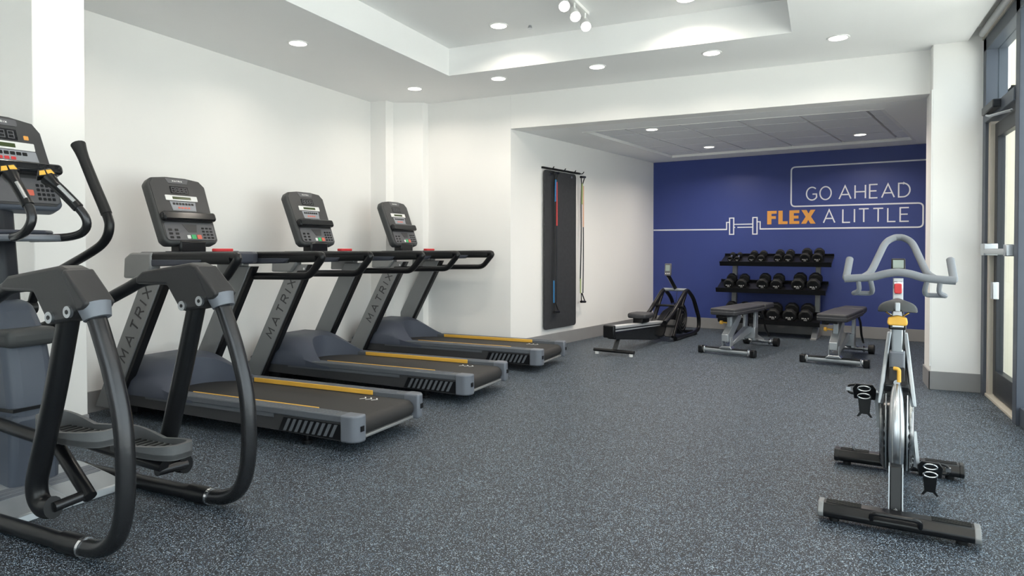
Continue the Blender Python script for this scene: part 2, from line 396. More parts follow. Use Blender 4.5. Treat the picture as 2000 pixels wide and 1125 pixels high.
line = fillet([(4.34, 2.242, 0), (1.943, 2.252, 0), (1.943, 1.722, 0), (3.467, 1.716, 0), (3.467, 1.418, 0), (1.545, 1.425, 0)], .055, 5)
mb = MB(); ribbon(mb, [(p.x, p.y) for p in line], .018, WM, T0, T1); ribbon(mb, [(0.004, 1.431), (1.084, 1.425)], .018, WM, T0, T1); mb.build('outline', 'line_white', wl)
mb = MB()
def rc(a, b, c, d): ribbon(mb, [(a, c), (b, c), (b, d), (a, d), (a, c)], .015, WM, T0, T1 + .001)
rc(1.128, 1.185, 1.355, 1.585); rc(1.445, 1.502, 1.355, 1.585)
for a, b in ((1.086, 1.128), (1.543, 1.502)): ribbon(mb, [(b, 1.525), (a, 1.525), (a, 1.418)], .015, WM, T0, T1)
ribbon(mb, [(1.185, 1.495), (1.445, 1.495)], .014, WM, T0, T1); ribbon(mb, [(1.185, 1.452), (1.205, 1.452)], .014, WM, T0, T1); ribbon(mb, [(1.235, 1.452), (1.445, 1.452)], .014, WM, T0, T1)
mb.build('barbell_icon', 'line_white', wl)

# ================================================================== LIGHTS
def can(x, y, z, label, group, power=CAN_W, r=.068):
    e = empty('recessed_light', (x, y, z), 0, label, 'ceiling light', group)
    m = MB(); n = 28; vs = []
    for k in range(n):
        a = 2 * math.pi * k / n
        for q, h in ((r + .016, 0), (r + .014, -.006), (r, -.006), (r, 0)): vs.append((q * math.cos(a), q * math.sin(a), h))
    m.add(vs, [(4 * k + i, 4 * ((k + 1) % n) + i, 4 * ((k + 1) % n) + (i + 1) % 4, 4 * k + (i + 1) % 4) for k in range(n) for i in range(4)])
    m.build('trim_ring', 'trim_white', e)
    MB().cyl((0, 0, -.001), (0, 0, -.004), r, 28).build('lens', 'lamp', e)
    l = bpy.data.lights.new('downlight', 'AREA'); l.shape = 'DISK'; l.size = .12; l.energy = power; l.color = (1, .90, .78); l.spread = R(150)
    o = bpy.data.objects.new('downlight', l); C.objects.link(o); o.parent = e; o.location = (0, 0, -.012)
for x, nth in ((-3.848, 'first'), (-2.882, 'second'), (-1.881, 'third'), (-.871, 'fourth'), (.094, 'fifth')): can(x, 5.868, ZC, 'round recessed downlight along the alcove beam, %s from the treadmill wall' % nth, 'downlights along the beam')
for y, nth in ((4.18, 'between the first two treadmills'), (2.5, 'added unseen beside the white column'), (.82, 'added unseen before the elliptical trainer')): can(-3.855, y, ZC, 'round recessed downlight in the strip along the treadmill wall, ' + nth, 'downlights along the left wall')  # last two out of view, assumed and added for the room's light
for y, nth in ((4.18, 'nearest the glass door'), (2.5, 'second from the glass door'), (.82, 'third from the glass door')): can(.45, y, ZC, 'added unseen downlight in the strip beside the glazing, ' + nth, 'added downlights beside the glazing')  # whole row out of view, assumed and added to help light the room
for x, y, nth in ((-2.545, 5.187, 'alcove end, treadmill side'), (-.97, 5.24, 'alcove end, window side'), (-2.545, 2.2, 'added unseen far from the alcove, treadmill side'), (-.97, 2.2, 'added unseen far from the alcove, window side')): can(x, y, ZT, 'round recessed downlight inside the raised tray, ' + nth, 'downlights in the tray', CAN_W)  # far pair out of view, assumed and added for its light
for x, y, nth in ((-1.733, 7.381, 'nearest the hanging mat'), (-1.356, 8.966, 'above the rowing machine front'), (.375, 8.734, 'by the blue wall near the pillar'), (.016, 7.176, 'by the beam near the pillar')): can(x, y, ZA + .03, 'round recessed downlight among the alcove ceiling tiles, ' + nth, 'downlights in the alcove', 20.0, .062)
tl = empty('track_light', (-1.75, 4.95, ZT), 0, 'white ceiling track with three cylindrical spotlight heads', 'track light')
MB().box((-.018, -1.0, -.028), (.018, .25, 0)).build('track', 'trim_white', tl, bevel=.003)
for i, (dy, dx) in enumerate(((-.30, .03), (-.06, .03), (.19, .0))):
    d = Vector((.35, -.62, -.62)).normalized(); p = Vector((dx * 0, dy, -.11))
    h = MB().cyl(p - d * .06, p + d * .06, .034, 20, .042).build('spotlight_head', 'trim_white', tl)
    MB().cyl(p + d * .0605, p + d * .063, .037, 20).build('lens', 'lamp', h)
    MB().cyl(p + Vector((0, 0, .085)), p, .008, 10).build('stem', 'trim_white', h)
tag(MB().cyl((-2.3, 5.3, ZT), (-2.3, 5.3, ZT - .025), .012, 12, .02).build('sprinkler_head', 'steel'), 'tiny sprinkler head in the tray ceiling', 'sprinkler')

# ================================================================== TREADMILL (rear at x=0, front towards -x)
def treadmill(label):
    t = empty('treadmill', (0, 0, 0), 0, label, 'treadmill', 'treadmills facing the white wall')
    HW = .355
    for s in (-1, 1):
        f = lambda a: s * a
        y0, y1 = sorted((f(HW), f(.262)))
        r = MB().box((-1.60, y0 + .004, .170), (-.08, y1, .213)).build('side_rail', 'rail_grey', t, bevel=.008)
        rm = MB()
        for k in range(4): rm.box((-1.50, f(.275 + .018 * k) - .003, .2125), (-.17, f(.275 + .018 * k) + .003, .2148))
        rm.build('grip_rib', 'cap_grey', r)
        st = MB().box((-1.40, min(f(.263), f(.255)), .186), (-.35, max(f(.263), f(.255)), .2165)).build('accent_strip', 'yellow', t, bevel=.002)
        yo = sorted((f(HW - .012), f(HW - .08)))
        sp = MB().prism([(-2.10, .175), (-2.10, .095), (-.60, .075), (-.06, .062), (-.06, .172)], XZ(yo[0]), 0, yo[1] - yo[0]).build('side_panel', 'panel', t)
        yv = f(HW - .012)
        MB().prism([(-.54, .160), (-.118, .160), (-.118, .070), (-.58, .078)], XZ(yv - .003), 0, .006).build('vent_recess', 'black', sp)
        for k in range(9):
            x = -.505 + k * .043
            q = [(x, .155), (x + .022, .155), (x - .016, .082), (x - .038, .082)]
            MB().prism(q, XZ(yv - .006), 0, .012).build('vent_slat', 'rail_grey', sp)
        # upper grey flank on the panel
        MB().box((-1.75, yv - .005, .150), (-.62, yv + .005, .176)).build('flank', 'rail_grey', sp)
        # rear end cap
        n = 6; out2 = HW + .004
        prof = [(-.115, f(out2)), (-.06, f(out2))] + [(-.06 + .06 * math.sin(R(90 * k / n)), f(out2 - .06 + .06 * math.cos(R(90 * k / n)))) for k in range(1, n + 1)] + [(0, f(.265)), (-.115, f(.265))]
        c = MB().prism(prof, XY(.062), 0, .155).build('end_cap', 'cap_grey', t, bevel=.012, seg=3)
        MB().box((-.001, f(.305) - .014, .125), (.004, f(.305) + .014, .155)).build('port', 'black', c)
        # uprights
        yu = sorted((f(.385), f(.315)))
        up = MB().prism([(-2.215, .06), (-2.03, .06), (-1.50, 1.02), (-1.685, 1.02)], XZ(yu[0]), 0, yu[1] - yu[0]).build('upright', 'grey_metal', t, bevel=.006)
        MB().prism([(-2.029, .06), (-1.995, .06), (-1.465, 1.02), (-1.499, 1.02)], XZ(yu[0] + .008), 0, yu[1] - yu[0] - .016).build('upright_trim', 'black', up, bevel=.004)
        mb = MB(); e1 = Vector((.53, .96)).normalized(); e2 = Vector((-e1.y, e1.x)); o = Vector((-1.861, .365)) + e2 * .036
        def mpu(a, b, d, o=o, e1=e1, e2=e2, s=s):
            if s > 0: a = .56 - a
            p = o + e1 * a + e2 * b; return (p.x, s * (.385 + d), p.y)
        adv = sum(GL[c][0] for c in 'MATRIX') + .55 * 5; kx = .56 / adv; x0 = 0
        for c in 'MATRIX':
            mb = MB()
            for st_ in GL[c][1]: ribbon(mb, [((x0 + a) * kx if s < 0 else (x0 + a) * kx, b * .068 + .005) for a, b in st_], .010, mpu, .0002, .0022)
            mb.build('letter', 'panel', up); x0 += GL[c][0] + .55
        # handrail loop
        yh = f(.375)
        loop = fillet([(-1.70, yh, 1.10), (-.85, yh, 1.107), (-.985, yh, .955), (-1.60, yh, .945)], .05)
        hr = MB().tube(loop, .027, 12).build('handrail', 'black', t)
        MB().tube(fillet([(-1.73, yh, 1.088), (-1.3, yh, 1.090), (-.915, yh, 1.094)], .1), .027, 14, flat=1.45, side=(0, 0, 1)).build('grip', 'rubber', hr)
        MB().prism([(-1.87, .955), (-1.66, .955), (-1.60, 1.02), (-1.60, 1.125), (-1.80, 1.125), (-1.86, 1.09)], XZ(min(f(.335), f(.412))), 0, .077).build('rail_end', 'grey_metal', hr, bevel=.014, seg=3)
        MB().prism([(-1.62, 1.035), (-1.20, 1.045), (-1.13, 1.085), (-1.62, 1.085)], XZ(min(f(.345), f(.404))), 0, .059).build('side_fascia', 'dash', hr, bevel=.012, seg=3)
        MB().cyl((-1.53, f(.386), .985), (-1.53, f(.391), .985), .011, 12).build('bolt', 'chrome', hr)
        MB().cyl((-2.06, f(.30), .05), (-2.06, f(.345), .05), .048, 20).build('transport_wheel', 'rubber', t)
        ft = MB().cyl((-.42, f(.28), 0), (-.42, f(.28), .022), .03, 16)
        ft.cyl((-.42, f(.28), .022), (-.42, f(.28), .075), .010, 10); ft.build('foot', 'black', t)
    # belt with the rear roller
    n = 8; prof = [(-1.95, .184)] + [(-.075 + .052 * math.sin(R(180 * k / n)), .132 + .052 * math.cos(R(180 * k / n))) for k in range(n + 1)] + [(-1.95, .08)]
    bl = MB().prism(prof, XZ(-.248), 0, .496).build('belt', 'belt', t)
    mb = MB()
    for k in range(3):
        ribbon(mb, [(-.36 + .045 * k, .135), (-.335 + .045 * k, .165), (-.36 + .045 * k, .195)], .008, XY(.184), .0005, .0015)
    mb.build('belt_mark', 'white_label', bl)
    MB().box((-.24, -.26, .066), (-.03, .26, .085)).build('rear_crossbar', 'grey_metal', t, bevel=.006)
    MB().box((-2.12, -.30, .03), (-1.9, .30, .10)).build('base_frame', 'black', t, bevel=.006)
    # motor hood
    def hz(x, y):
        u = max(0, min(1, (-1.28 - x) / .55)); sx_ = u * u * (3 - 2 * u)
        k = max(0, (abs(y) - .16) / .19); fl = 1 - .62 * k * k * (1 if x < -1.8 else 1)
        fr = max(0, min(1, (x + 2.17) / .14)); fr = fr * (2 - fr)
        return .182 + .215 * sx_ * max(.06, fl) * (.35 + .65 * fr)
    def hf(u, v):
        y = -.352 + .704 * v; rear = -1.72 + .42 * (abs(y) / .352) ** 2.2; x = -2.17 + (rear + 2.17) * u
        return (x, y, hz(x, y))
    hm = MB().grid(hf, 24, 24)
    def skirt(u, v):
        y = -.352 if u < .5 else .352; return None
    NV = 25
    ring = [i * NV for i in range(25)] + [24 * NV + j for j in range(1, NV)] + [i * NV + 24 for i in range(23, -1, -1)] + [j for j in range(23, 0, -1)]
    o = len(hm.v); hm.v += [(hm.v[i][0], hm.v[i][1], .165) for i in ring]; k = len(ring)
    hm.f += [(ring[i], ring[(i + 1) % k], o + (i + 1) % k, o + i) for i in range(k)] + [tuple(o + i for i in range(k))]
    hm.build('motor_hood', 'hood', t, ang=50)
    # dash between the handrails
    d = MB().prism([(-1.84, -.30), (-1.80, -.35), (-1.45, -.35), (-1.36, -.22), (-1.36, .22), (-1.45, .35), (-1.80, .35), (-1.84, .30)], XY(1.045), 0, .085).build('dash', 'dash', t, bevel=.02, seg=3)
    for s in (-1, 1): MB().cyl((-1.60, s * .24, 1.1305), (-1.60, s * .24, 1.134), .05, 24).build('cup_holder', 'black', d)
    MB().prism(rrect(.06, .15, .02), lambda a, b, e: (-1.44 + a, .02 + b, 1.13 + e), 0, .022).build('stop_button', 'red', t, bevel=.005)
    # console
    bt, tp = Vector((-1.70, 0, 1.185)), Vector((-1.885, 0, 1.665)); e2 = (tp - bt).normalized(); nn = Vector((e2.z, 0, -e2.x)); H_ = (tp - bt).length
    def cm(a, b, e): p = bt + e2 * b + nn * e; return (p.x, a, p.z)
    def cs(x, y, w_, h_, r_, e0, e1, name, mm, par, bev=0):
        return MB().prism([(x + a, y + b) for a, b in rrect(w_, h_, r_)], cm, e0, e1).build(name, mm, par, bevel=bev)
    sh_ = [(-.225, .03), (-.195, 0), (.195, 0), (.225, .03), (.238, H_ - .06), (.20, H_ - .015), (.08, H_), (-.08, H_), (-.20, H_ - .015), (-.238, H_ - .06)]
    con = MB().prism(sh_, cm, -.075, 0).build('console', 'shell', t, bevel=.018, seg=3)
    MB().prism([(a * .93, .025 + b * .935) for a, b in sh_], cm, 0, .003).build('face_panel', 'panel', con)
    MB().prism([(-.075, H_ - .055), (.075, H_ - .055), (.095, H_ - .018), (-.095, H_ - .018)], cm, .003, .005).build('brand_plate', 'panel_mid', con)
    mb = MB(); word(mb, 'MATRIX', .08, .013, .003, lambda a, b, e: cm(-.04 + a, H_ - .043 + b, e), .0051, .0058, .5); mb.build('lettering', 'white_label', con)
    dsp = cs(0, H_ - .105, .15, .055, .004, .003, .005, 'led_display', 'black_gloss', con)
    mb = MB()
    for k in range(4): word(mb, '8', .024, .04, .004, lambda a, b, e, k=k: cm(-.062 + k * .034 + a, H_ - .125 + b, e), .0051, .0058)
    mb.build('digit', 'panel_mid', dsp)
    lc = cs(0, H_ - .168, .26, .04, .004, .003, .006, 'lcd_bezel', 'white_label', con); cs(0, H_ - .168, .15, .02, .002, .006, .0068, 'lcd_screen', 'lcd', lc)
    kp = MB().prism([(-.105, H_ - .195), (.105, H_ - .195), (.095, H_ - .265), (-.095, H_ - .265)], cm, .003, .005).build('key_field', 'panel_light', con)
    for k in range(7): cs(-.075 + k * .025, H_ - .213, .019, .016, .003, .005, .0065, 'key', 'black', kp)
    for k in range(4): cs(-.04 + k * .026, H_ - .243, .018, .012, .003, .005, .0065, 'key', 'red_btn', kp)
    lg = cs(0, .195, .43, .066, .02, .003, .050, 'reading_ledge', 'black_gloss', con, .012)
    cs(0, .226, .12, .02, .004, .02, .04, 'ledge_notch', 'panel_mid', lg)
    lp = cs(0, .092, .40, .13, .02, .003, .006, 'lower_panel', 'panel_mid', con)
    MB().prism([(-.06, .145), (.06, .145), (.045, .085), (-.02, .085)], cm, .006, .008).build('key_field', 'panel', lp)
    cs(.012, .05, .036, .032, .004, .006, .010, 'start_button', 'green_btn', lp); cs(.058, .05, .036, .032, .004, .006, .010, 'pause_button', 'red_btn', lp)
    cs(-.028, .05, .026, .026, .004, .006, .009, 'fan_button', 'white_label', lp)
    for i in range(3):
        for j in range(4): cs(.105 + i * .033, .045 + j * .024, .022, .014, .003, .006, .008, 'key', 'black_gloss', lp)
    for i in range(2):
        for j in range(3): cs(-.165 + i * .05, .045 + j * .028, .028, .016, .003, .006, .008, 'key', 'black_gloss', lp)
    MB().box((-1.80, -.11, 1.12), (-1.70, .11, 1.21)).build('console_neck', 'black', t, bevel=.015)
    return t
T = treadmill('dark grey treadmill beside the elliptical trainer, orange strips along its belt')
T.location = (-2.34, 3.335, 0)
T2 = copy_tree(T); T2.location = (-2.36, 4.665, 0); T2['label'] = 'dark grey treadmill in the middle of the row of three'
T3 = copy_tree(T); T3.location = (-2.36, 6.045, 0); T3['label'] = 'dark grey treadmill nearest to the alcove corner, end of the row'

# ================================================================== ELLIPTICAL (front towards -x)
E_ = empty('elliptical_trainer', (-3.0, 1.855, 0), 0, 'black elliptical trainer with two tall tube loops and suspended pedals', 'elliptical')
X = lambda x: x + 3.0
HN = .283
for s in (-1, 1):
    y = s * HN
    P = lambda pts: [(X(a), y, b) for a, b in pts]
    lo = MB().tube(smooth(P([(-2.43, .93), (-2.385, .84), (-2.325, .70), (-2.275, .54), (-2.258, .37), (-2.268, .21), (-2.31, .105), (-2.39, .052), (-2.50, .036), (-2.62, .034)]), 5), .033, 18).build('rear_frame_tube', 'gun', E_)
    MB().tube(P([(-2.55, .034), (-3.45, .034)]), .032, 16).build('floor_tube', 'black', E_)
    j = MB().cyl((X(-2.50), y, .036), (X(-2.62), y, .034), .040, 18).build('joint_sleeve', 'black', lo)
    MB().cyl((X(-2.485), y, .036), (X(-2.50), y, .036), .0385, 18).build('joint_ring', 'chrome', lo)
    MB().cyl((X(-2.56), y, 0), (X(-2.56), y, .03), .028, 16).build('foot', 'rubber', E_)
    # plastic elbow cover
    ft_ = MB().tube(smooth(P([(-2.60, 1.02), (-2.90, 1.005), (-3.05, .955), (-3.25, .88), (-3.55, .785), (-3.80, .71)]), 5), .030, 16).build('upper_tube', 'black', E_)
    cv = MB().prism([(X(a), b) for a, b in [(-2.925, .985), (-2.92, 1.02), (-2.88, 1.045), (-2.56, 1.088), (-2.515, 1.075), (-2.40, .965), (-2.415, .94), (-2.47, .915), (-2.50, .885), (-2.60, .868), (-2.635, .885), (-2.715, .985)]], XZ(y - .050), 0, .10).build('elbow_cover', 'cover', E_, bevel=.014, seg=3)
    MB().prism([(X(a), b) for a, b in [(-2.525, 1.06), (-2.515, 1.078), (-2.385, .955), (-2.405, .93), (-2.44, .925)]], XZ(y - .058), 0, .116).build('elbow_cap', 'cover', cv, bevel=.010, seg=3)
    MB().tube([(X(-2.425), y, .945), (X(-2.405), y, .895)], [.056, .046], 18).build('collar', 'cap_grey', cv)
    for bx, bz in ((-2.60, .895), (-2.49, .920)):
        for sy in (-1, 1):
            b_ = MB().cyl((X(bx), y + sy * .048, bz), (X(bx), y + sy * .060, bz), .022, 18).build('bolt', 'steel', cv)
            MB().cyl((X(bx), y + sy * .0595, bz), (X(bx), y + sy * .062, bz), .0085, 6).build('socket', 'black', b_)
    # suspended link
    ph = 0 if s < 0 else .03
    lk = [(-2.575, .89), (-2.655, .62), (-2.755, .33), (-2.785, .235), (-2.775, .175), (-2.735, .148), (-2.68, .155)] if s < 0 else [(-2.575, .89), (-2.655, .62), (-2.745, .33), (-2.765, .25), (-2.74, .19), (-2.70, .16), (-2.65, .16)]
    yi = y
    MB().tube(smooth([(X(a), yi, b) for a, b in lk], 5), .037, 16, flat=1.15, side=(1, 0, 0)).build('swing_link', 'black', E_)
    # pedal rail and pedal
    yp = s * .135
    px, pz = ((-2.76, .395) if s < 0 else (-2.69, .275))
    rl = MB().tube([(X(px) - .62, yp, pz - .02), (X(px) - .15, yp, pz - .06), (X(lk[-1][0]) + .02, yp + s * .02, lk[-1][1] + .03 if s > 0 else lk[-1][1] + .0)], .027, 12).build('pedal_rail', 'black', E_)
    MB().cyl((X(lk[-1][0]), yp, lk[-1][1] + .01), (X(lk[-1][0]), yi, lk[-1][1]), .020, 14).build('link_axle', 'gun', rl)
    out_ = []
    for k in range(28):
        a = 2 * math.pi * k / 28; c_, s_ = math.cos(a), math.sin(a)
        out_.append((px + .215 * math.copysign(abs(c_) ** .62, c_), yp + .082 * math.copysign(abs(s_) ** .62, s_)))
    pd = MB().prism([(X(a), b) for a, b in out_], XY(pz - .022), 0, .024).build('pedal', 'pedal', E_)
    rim = MB(); n = 28
    inn = [(px + (a - px) * .90, yp + (b - yp) * .78) for a, b in out_]
    hgt = lambda a: .022 + (.045 if (a - px) < 0 else .018) * min(1, abs(a - px) / .2)
    vs = []
    for k in range(n):
        for (a, b), z in ((out_[k], pz - .02), (out_[k], pz + hgt(out_[k][0])), (inn[k], pz + hgt(out_[k][0])), (inn[k], pz)): vs.append((X(a), b, z))
    rim.add(vs, [(4 * k + i, 4 * ((k + 1) % n) + i, 4 * ((k + 1) % n) + (i + 1) % 4, 4 * k + (i + 1) % 4) for k in range(n) for i in range(4)]).build('rim', 'pedal', pd)
    tr = MB()
    for k in range(9): tr.box((X(px - .15 + k * .037), yp - .055, pz + .002), (X(px - .135 + k * .037), yp + .055, pz + .006))
    tr.build('tread', 'rubber', pd)
    # moving handle
    hp = smooth([(X(a), s * .275, b) for a, b in [(-3.40, 1.675), (-3.29, 1.49), (-3.185, 1.32), (-3.165, 1.255), (-3.20, 1.19), (-3.30, 1.135), (-3.58, 1.03), (-3.74, .96), (-3.80, .86)]], 5)
    ma = MB().tube(hp, .022, 14).build('moving_handle', 'black', E_)
    MB().tube(hp[:11], [.034, .028] + [.025] * 9, 14).build('grip', 'rubber', ma)
    MB().cyl((X(-3.80), s * .10, .84), (X(-3.80), s * .29, .84), .035, 16).build('pivot', 'black', ma)
    MB().tube([(X(-3.80), s * .22, .86), (X(-3.78), s * .20, .50), (X(-3.42), yp, pz - .02)], .024, 12).build('rocker_link', 'black', ma)
    # fixed handle with yellow buttons
    hy = s * .10 + .0
    if s < 0: fh = [(X(-3.42), -.06, 1.20), (X(-3.22), -.11, 1.205), (X(-3.12), -.12, 1.235), (X(-3.10), -.115, 1.30), (X(-3.16), -.125, 1.40), (X(-3.22), -.135, 1.475)]
    else: fh = [(X(-3.42), .06, 1.20), (X(-3.22), .11, 1.205), (X(-3.12), .125, 1.235), (X(-3.10), .115, 1.30), (X(-3.17), .07, 1.40), (X(-3.24), .035, 1.475)]
    fp = smooth(fh, 5)
    fx = MB().tube(fp, .019, 14).build('fixed_handle', 'gun', E_)
    MB().tube(fp[-9:], [.024] * 7 + [.030, .034], 14).build('grip', 'black', fx)
    d = (fp[-1] - fp[-4]).normalized(); q = fp[-1] + d * .012
    side = Vector((0, 1, 0)); nrm = Vector((.75, -.35, .56)).normalized(); e1 = side - nrm * side.dot(nrm); e1.normalize(); e2 = nrm.cross(e1)
    MB().prism([(-.040, .012), (.040, .012), (.026, -.026), (-.026, -.026)], lambda a, b, e: q + e1 * a + e2 * -b + nrm * e, -.012, .024).build('button_pod', 'black', fx, bevel=.004)
    for k in (-1, 1): MB().prism([(k * .017 - .013, .008), (k * .017 + .013, .008), (k * .013 + .010, -.016), (k * .013 - .010, -.016)], lambda a, b, e: q + e1 * a + e2 * -b + nrm * e, .024, .027).build('button', 'yellow', fx)
    MB().tube([p + Vector((.017, -.008, .006)) for p in fp[-8:-3]], .009, 8).build('pulse_plate', 'chrome', fx)
# mast, tray, console, drive body, base
MB().prism([(-.075, -.06), (.05, -.075), (.075, 0), (.05, .075), (-.075, .06)], lambda a, b, e: (X(-3.56) + a - (e - .8) * .12, b, e), .72, 1.40).build('mast', 'slate_dark', E_, bevel=.015)
ty = MB().prism([(X(-3.58), -.14), (X(-3.34), -.17), (X(-3.24), -.10), (X(-3.22), 0), (X(-3.24), .10), (X(-3.34), .17), (X(-3.58), .14)], XY(1.185), 0, .03).build('tray', 'cap_grey', E_, bevel=.01)
MB().prism([(X(-3.56), -.11), (X(-3.36), -.13), (X(-3.30), -.06), (X(-3.30), .06), (X(-3.36), .13), (X(-3.56), .11)], XY(1.215), 0, .022).build('tray_liner', 'dash', ty, bevel=.01)
bt, tp = Vector((X(-3.53), 0, 1.345)), Vector((X(-3.70), 0, 1.815)); e2_ = (tp - bt).normalized(); nn_ = Vector((e2_.z, 0, -e2_.x)); H2 = (tp - bt).length; CYO = .06
def em(a, b, e): p = bt + e2_ * b + nn_ * e; return (p.x, CYO + a, p.z)
def es(x, y, w_, h_, r_, e0, e1, name, mm, par, bev=0): return MB().prism([(x + a, y + b) for a, b in rrect(w_, h_, r_)], em, e0, e1).build(name, mm, par, bevel=bev)
shp = [(-.23, .03), (-.20, 0), (.20, 0), (.23, .03), (.20, H2 - .07), (.17, H2 - .02), (.06, H2), (-.06, H2), (-.17, H2 - .02), (-.20, H2 - .07)]
con = MB().prism(shp, em, -.08, 0).build('console', 'slate', E_, bevel=.018, seg=3)
MB().prism([(a * .94, .02 + b * .94) for a, b in shp], em, 0, .003).build('face_panel', 'panel', con)
es(0, H2 - .04, .17, .035, .008, .003, .006, 'brand_plate', 'panel_mid', con)
mb = MB(); word(mb, 'MATRIX', .08, .013, .003, lambda a, b, e: em(-.04 + a, H2 - .046 + b, e), .0061, .0068, .5); mb.build('lettering', 'white_label', con)
dsp = es(-.02, H2 - .105, .19, .058, .004, .003, .005, 'led_display', 'black_gloss', con); mb = MB()
for k in range(4): word(mb, '8', .026, .042, .004, lambda a, b, e, k=k: em(-.092 + k * .042 + a, H2 - .126 + b, e), .0051, .0058)
mb.build('digit', 'panel_mid', dsp)
es(.115, H2 - .115, .022, .022, .003, .003, .006, 'lock_button', 'orange', con)
lc = es(.0, H2 - .165, .29, .042, .004, .003, .006, 'lcd_bezel', 'white_label', con); es(-.03, H2 - .165, .17, .022, .002, .006, .0068, 'lcd_screen', 'lcd', lc)
kf = MB().prism([(-.145, H2 - .19), (.145, H2 - .19), (.155, H2 - .265), (-.155, H2 - .265)], em, .003, .005).build('key_field', 'panel_light', con)
for k in range(8): es(-.105 + k * .028, H2 - .207, .022, .018, .003, .005, .0065, 'key', 'black', kf)
for k in range(5): es(-.085 + k * .03, H2 - .234, .022, .016, .003, .005, .0065, 'key', 'red', kf)
es(0, .205, .46, .055, .02, .003, .06, 'reading_ledge', 'black_gloss', con, .012)
lp = es(0, .098, .42, .13, .02, .003, .006, 'lower_panel', 'panel_mid', con)
es(.07, .085, .04, .03, .004, .006, .010, 'stop_button', 'red_btn', lp)
for i in range(4):
    for j in range(4): es(.115 + i * .022, .055 + j * .024, .015, .015, .003, .006, .008, 'key', 'black_gloss', lp)
bd = MB().prism([(X(a), b) for a, b in [(-3.92, .05), (-3.30, .05), (-3.28, .42), (-3.31, .62), (-3.35, .76), (-3.45, .90), (-3.66, .93), (-3.84, .80), (-3.92, .40)]], XZ(-.10), 0, .20).build('drive_body', 'slate', E_, bevel=.05, seg=4)
MB().prism([(X(a), b) for a, b in [(-3.80, .70), (-3.29, .70), (-3.285, .785), (-3.80, .785)]], XZ(-.112), 0, .224).build('body_band', 'shell', bd, bevel=.03, seg=3)
MB().prism([(X(a), b) for a, b in [(-3.80, .405), (-3.272, .415), (-3.272, .43), (-3.80, .42)]], XZ(-.104), 0, .208).build('body_seam', 'black', bd)
MB().prism([(X(a), b) for a, b in [(-3.75, .05), (-3.285, .05), (-3.275, .40), (-3.75, .40)]], XZ(-.108), 0, .216).build('lower_shroud', 'slate', bd, bevel=.03, seg=3)
# low cross base: two ribbed step plates
for s, nm in ((-1, 'base_plate'), (1, 'base_plate')):
    mb = MB().prism([(X(-3.42), 0), (X(-3.02), 0), (X(-3.03), .035), (X(-3.36), .085), (X(-3.42), .085)], XZ(0), 0, s * .26)
    bp_ = mb.build(nm, 'silver_paint', E_, bevel=.006)
    for k in range(3):
        a = .06 + .1 * k
        mq = lambda f: Vector((X(-3.36 + .33 * f), 0, .085 - .05 * f))
        p, q = mq(a + .12), mq(a + .20)
        MB().add([(p.x, s * .02, p.z + .002), (q.x, s * .02, q.z + .002), (q.x, s * .25, q.z + .002), (p.x, s * .25, p.z + .002), (p.x, s * .02, p.z - .01), (q.x, s * .02, q.z - .01), (q.x, s * .25, q.z - .01), (p.x, s * .25, p.z - .01)], [(0,1,2,3),(4,5,6,7),(0,1,5,4),(1,2,6,5),(2,3,7,6),(3,0,4,7)]).build('rib', 'cap_grey', bp_)
MB().tube([(X(-3.40), -.30, .034), (X(-3.40), .30, .034)], .032, 14).build('cross_tube', 'black', E_)

# ================================================================== SPIN BIKE (rear at y=0, front towards +y)
bk = empty('spin_bike', (.272, 3.11, 0), R(-5.2), 'silver and black spin bike with grey looped handlebar and rear flywheel', 'exercise bike')
def stab(y, hw, ys):
    prof = [(-.048, .028), (-.030, .018), (.030, .018), (.048, .028), (.052, .045), (.028, .078), (-.028, .078), (-.052, .045)]
    s_ = MB().prism(prof, lambda a, b, d: (d, y + a, b), -hw, hw).build('stabilizer', 'black', bk, bevel=.006)
    for q in (-1, 1):
        MB().prism([(a * 1.04, .048 + (b - .048) * 1.05) for a, b in prof], lambda a, b, d: (q * (hw - .012) + q * d, y + a, b), 0, .022).build('end_cap', 'grey_metal' if y < .1 else 'black', s_, bevel=.004)
        for k in range(4): MB().box((min(q * hw * .45, q * (hw - .02)), y - .022 + k * .0125, .0775), (max(q * hw * .45, q * (hw - .02)), y - .016 + k * .0125, .081)).build('grip_rib', 'rubber', s_)
        MB().cyl((q * (hw - .05), y, 0), (q * (hw - .05), y, .025), .020, 14).build('foot', 'rubber', s_)
    return s_
st = stab(0, .275, 0)
MB().tube(fillet([(-.085, -.035, .035), (-.085, -.075, .085), (.085, -.075, .085), (.085, -.035, .035)], .03), .0095, 10).build('lift_handle', 'black', st)
stab(.86, .28, 0)
MB().cyl((-.20, .86, .08), (-.20, .86, .105), .008, 10).build('leveling_bolt', 'chrome', bk)
# lower spine and rear post
MB().tube([(0, .02, .05), (0, .30, .085), (0, .86, .06)], .028, 4, side=(1, 0, 0)).build('spine', 'grey_metal', bk)
m = MB().prism([(-.022, .05), (.022, .05), (.022, .24), (-.022, .24)], lambda a, b, d: (a, .035 + d + (b - .05) * .25, b), 0, .05); m.build('rear_post', 'black', bk, bevel=.004)
for q in (-1, 1): MB().prism([(q * .0225, .05), (q * .027, .05), (q * .027, .24), (q * .0225, .24)], lambda a, b, d: (a, .033 + d + (b - .05) * .25, b), 0, .054).build('post_edge', 'silver_paint', bk)
